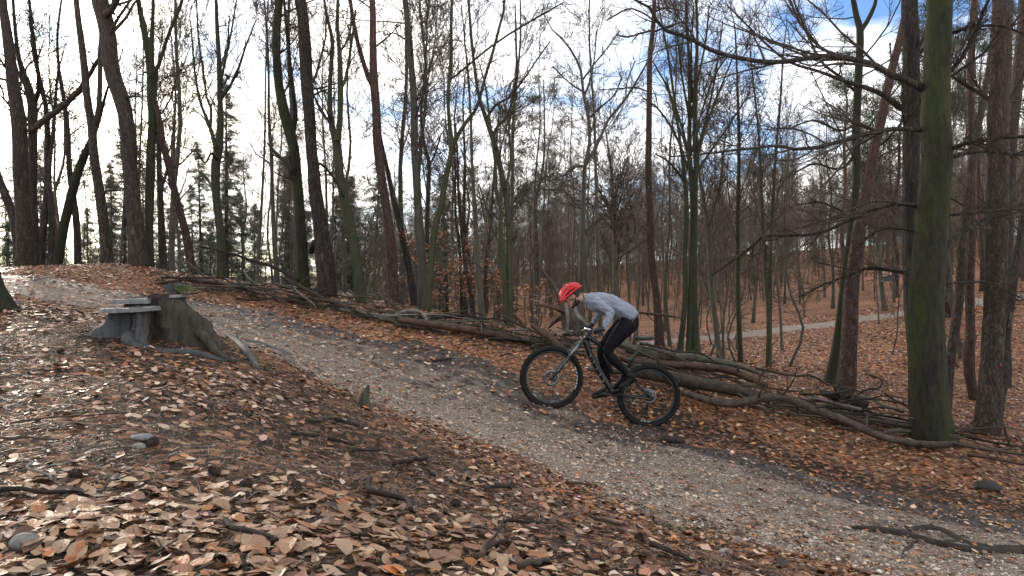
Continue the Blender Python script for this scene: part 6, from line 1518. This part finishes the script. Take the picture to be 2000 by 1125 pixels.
# needles and small twig litter on the bank
x, y = zone((1.35, 6.5, -60, 1700), 26000); t, _ = line_dist(x, y, trw); m = (t < -.95); x, y = x[m], y[m]; n = len(x)
a = rl.uniform(0, 6.28, n); ln = rl.uniform(.02, .07, n); wd = rl.uniform(.0007, .0018, n); z = H(x, y) + rl.uniform(.003, .016, n)
e = np.stack([np.cos(a), np.sin(a), rl.normal(0, .2, n)], 1) * ln[:, None]; s = np.stack([-np.sin(a), np.cos(a), np.zeros(n)], 1) * wd[:, None]; C = np.stack([x, y, z], 1)
V = np.stack([C - e / 2 - s, C - e / 2 + s, C + e / 2 + s * .6, C + e / 2 - s * .6], 1).reshape(-1, 3)
nc = np.array([(.2, .12, .075), (.12, .07, .045), (.3, .2, .13), (.06, .04, .03)])[rl.integers(0, 4, n)]
ob('needle_litter', mk_mesh('needle_litter', V, [np.arange(len(V)).reshape(-1, 4)], M['leaf'], False, col=np.repeat(nc, 4, 0)), kind='stuff', label='brown pine needles and twig crumbs on the near bank')
# gravel on the trail
x, y = zone((3.4, 10.5, 300, 2360), 110000); t, _ = line_dist(x, y, trw); nz = fbm(x * .8, y * .8, 91, 3)
m = (np.abs(t) < 1.02) & (rl.uniform(0, 1, len(x)) < np.clip(.5 - .5 * t + nz * 1.4, .14, 1)); x, y = x[m], y[m]; n = len(x)
oc = np.array([[1, 0, 0], [0, 1, 0], [-1, 0, 0], [0, -1, 0], [0, 0, .7], [0, 0, -.7]], float); of = np.array([[0, 1, 4], [1, 2, 4], [2, 3, 4], [3, 0, 4], [1, 0, 5], [2, 1, 5], [3, 2, 5], [0, 3, 5]])
sz = np.exp(rl.normal(math.log(.0048), .55, n)); sz = np.minimum(sz, .02)
sh = rl.uniform(.6, 1.3, (n, 6, 1)); aa = rl.uniform(0, 6.28, n); ca, sa = np.cos(aa), np.sin(aa)
o6 = oc[None] * sh; ox = o6[:, :, 0] * ca[:, None] - o6[:, :, 1] * sa[:, None]; oy = o6[:, :, 0] * sa[:, None] + o6[:, :, 1] * ca[:, None]
V = np.stack([ox, oy, o6[:, :, 2]], -1) * sz[:, None, None] + np.stack([x, y, H(x, y) + .014 + sz * .3], 1)[:, None]
gc = np.array([(.5, .42, .33), (.38, .31, .24), (.25, .2, .15), (.6, .53, .44), (.32, .24, .17), (.16, .125, .095)])[rl.choice(6, n, p=[.2, .24, .2, .1, .12, .14])] * rl.uniform(.8, 1.15, (n, 1))
ob('gravel', mk_mesh('gravel', V.reshape(-1, 3), [(of[None] + (np.arange(n) * 6)[:, None, None]).reshape(-1, 3)], M['leaf'], False, col=np.repeat(gc, 6, 0)), kind='stuff', label='pale gravel and grit on the trail')

# a few upright orange leaves, pine cones
for i, (px, py, s) in enumerate([(678,900,.055),(908,940,.06),(760,842,.05),(730,838,.05),(330,985,.06),(840,812,.05),(1000,1090,.06),(955,975,.06)]):
    b = G(px, py, 1.2, 14); o = ob('leaf', lm[i], ground); 
    o.matrix_basis = Matrix.Translation(Vector((b[0], b[1], b[2] + s * .45))) @ Matrix.Rotation(random.uniform(0, 6), 4, 'Z') @ Matrix.Rotation(-1.1, 4, 'Y') @ Matrix.Scale(s, 4)
cone_g = Geo(); cr = np.random.default_rng(3)
for k in range(70):
    f = k / 70; a = k * 2.4; r = .016 * math.sin(math.pi * (f * .85 + .12)) ; c = np.array([math.cos(a) * r, math.sin(a) * r, (f - .5) * .042]); er = np.array([math.cos(a), math.sin(a), .5]); et = np.array([-math.sin(a), math.cos(a), 0])
    cone_g.add(np.array([c - et * .004, c + et * .004, c + er * .008 + et * .003, c + er * .008 - et * .003, c + er * .004 + [0, 0, .004]]), [np.array([[0, 1, 2, 3]]), np.array([[3, 2, 4]])])
cone_g.ell((0, 0, 0), (.013, .013, .021), None, 10, 8)
cone_me = cone_g.mesh('pine_cone', simple('cone_brown', (.05, .03, .02), .8, var=.4, scale=80), False)
for px, py, lb in [(482,956,'pine cone among pale leaves below the left bank centre'),(578,958,'open pine cone right of the other one among the pale leaves'),(715,1058,'pine cone near the bottom below the stout dark stick'),(300,872,'small pine cone beside the round greenish stone'),(118,690,'dark pine cone on the bank left of the stump'),(148,935,'pine cone on dark needles at the lower left'),(890,990,'pine cone right of the stout dark stick'),(1248,1060,'pine cone by the black weathered slab'),(420,930,'pine cone on bare soil left of centre')]:
    b = G(px, py, 1.2, 14); o = ob('pine_cone', cone_me, None, b + np.array([0, 0, .016]), lb, 'pine cone', 'pine cones on the bank'); o.rotation_euler = (random.uniform(.9, 1.6), random.uniform(-.5, .5), random.uniform(0, 6)); o.scale = (1.15,) * 3

# young beeches that keep their orange leaves
ry = np.random.default_rng(55)
def orange_beech(px, d, h, label):
    x0 = (px - 1000) / F * d; b = np.array([x0, d, H1(x0, d)]); t = thing('young_beech', b, label, 'sapling', 'young beeches with orange leaves')
    s = np.array([[*b, .012], [b[0] + ry.normal(0, .05), b[1], b[2] + h * .5, .009], [b[0] + ry.normal(0, .1), b[1] + ry.normal(0, .1), b[2] + h, .004]])
    ob('trunk', Geo().tube(resample(s, 10)[:, :3] - b, resample(s, 10)[:, 3], 6).mesh('trunk', M['beech']), t)
    gc = Geo(); p1, r1 = fork_crown(ry, [s], [dict(n=16, t0=.12, a0=.9, a1=1.5, len=len_a(.35, .8), K=6, w=.08, up=.02, rr=.6, s=4, rmin=.003), dict(n=6, t0=.2, a0=.5, a1=1, len=len_f(.3, .55), K=4, w=.1, up=0, rr=.7, s=3, rmin=.002, flat=.8)], b, gc)
    ob('crown', gc.mesh('crown', M['twig']), t)
    n = p1.shape[0] * 4; pi = np.repeat(np.arange(p1.shape[0]), 4); kk = ry.integers(1, 4, n); c = p1[pi, kk] - b + ry.normal(0, .02, (n, 3)); tv, tf = leaf_template(2, 77)
    a = ry.uniform(0, 6.28, n); T = unit(np.stack([np.cos(a), np.sin(a), ry.normal(-.1, .3, n)], 1)); N = unit(np.stack([ry.normal(0, .3, n), ry.normal(0, .3, n), np.ones(n)], 1)); Bv = unit(np.cross(N, T)); N = np.cross(T, Bv)
    V = c[:, None] + .06 * (tv[None, :, 0:1] * T[:, None] + tv[None, :, 1:2] * Bv[:, None] + tv[None, :, 2:3] * N[:, None]); k = len(tv)
    oc_ = np.array([(.5, .2, .07), (.42, .16, .06), (.55, .27, .12), (.33, .13, .05)])[ry.integers(0, 4, n)]
    ob('foliage', mk_mesh('foliage', V.reshape(-1, 3), [(tf[None] + (np.arange(n) * k)[:, None, None]).reshape(-1, 3)], M['leaf'], True, col=np.repeat(oc_, k, 0)), t)
for px, d, h, lb in [(975,13.2,1.0,'small bushy beech with orange leaves left of the V-shaped tree'),(870,13.4,.9,'low orange-leaved beech between the green curved and slender trunks'),(795,13.2,1.3,'orange-leaved young beech behind the leaning trunk'),(858,14.2,1.7,'taller orange-leaved beech right of the green curved trunk'),(1045,14.5,.9,'orange-brown young beech behind the heap left of the helmet'),(905,14.8,1.6,'sparse orange-leaved beech behind the reddish dead stem')]:
    orange_beech(px, d, h, lb)
# grass tufts
def tuft(px, py, n, h, label, spread=.12):
    b = G(px, py, 1.2, 14); g = Geo(); t = []
    for k in range(n):
        o = ry.normal(0, spread, 2); a = ry.uniform(0, 6.28); x = b[0] + o[0]; yy = b[1] + o[1]; c = np.array([x, yy, H1(x, yy)]) - b; e = np.array([math.cos(a) * .5, math.sin(a) * .5, 1]) * h * ry.uniform(.5, 1.1); w = np.array([-math.sin(a), math.cos(a), 0]) * .0025
        g.add(np.array([c - w, c + w, c + e * .55 + w * .8, c + e * .55 - w * .8, c + e + np.array([math.cos(a), math.sin(a), -.4]) * h * .25]), [np.array([[0, 1, 2, 3]]), np.array([[3, 2, 4]])])
    ob('grass', g.mesh('grass', M['moss'], False), None, b, label, 'grass', kind='stuff')
tuft(520, 720, 26, .06, 'bright green grass tuft at the lower end of the stump roots', .05)
tuft(1330, 1040, 160, .035, 'yellow-green mossy grass patch at the near edge of the trail', .12)
tuft(1460, 745, 90, .09, 'green grass growing between the logs behind the rear wheel', .25)
tuft(1425, 728, 70, .08, 'grass on top of the log heap next to the three-trunk clump', .2)
tuft(690, 780, 40, .04, 'little grass around the small mossy stump', .1)
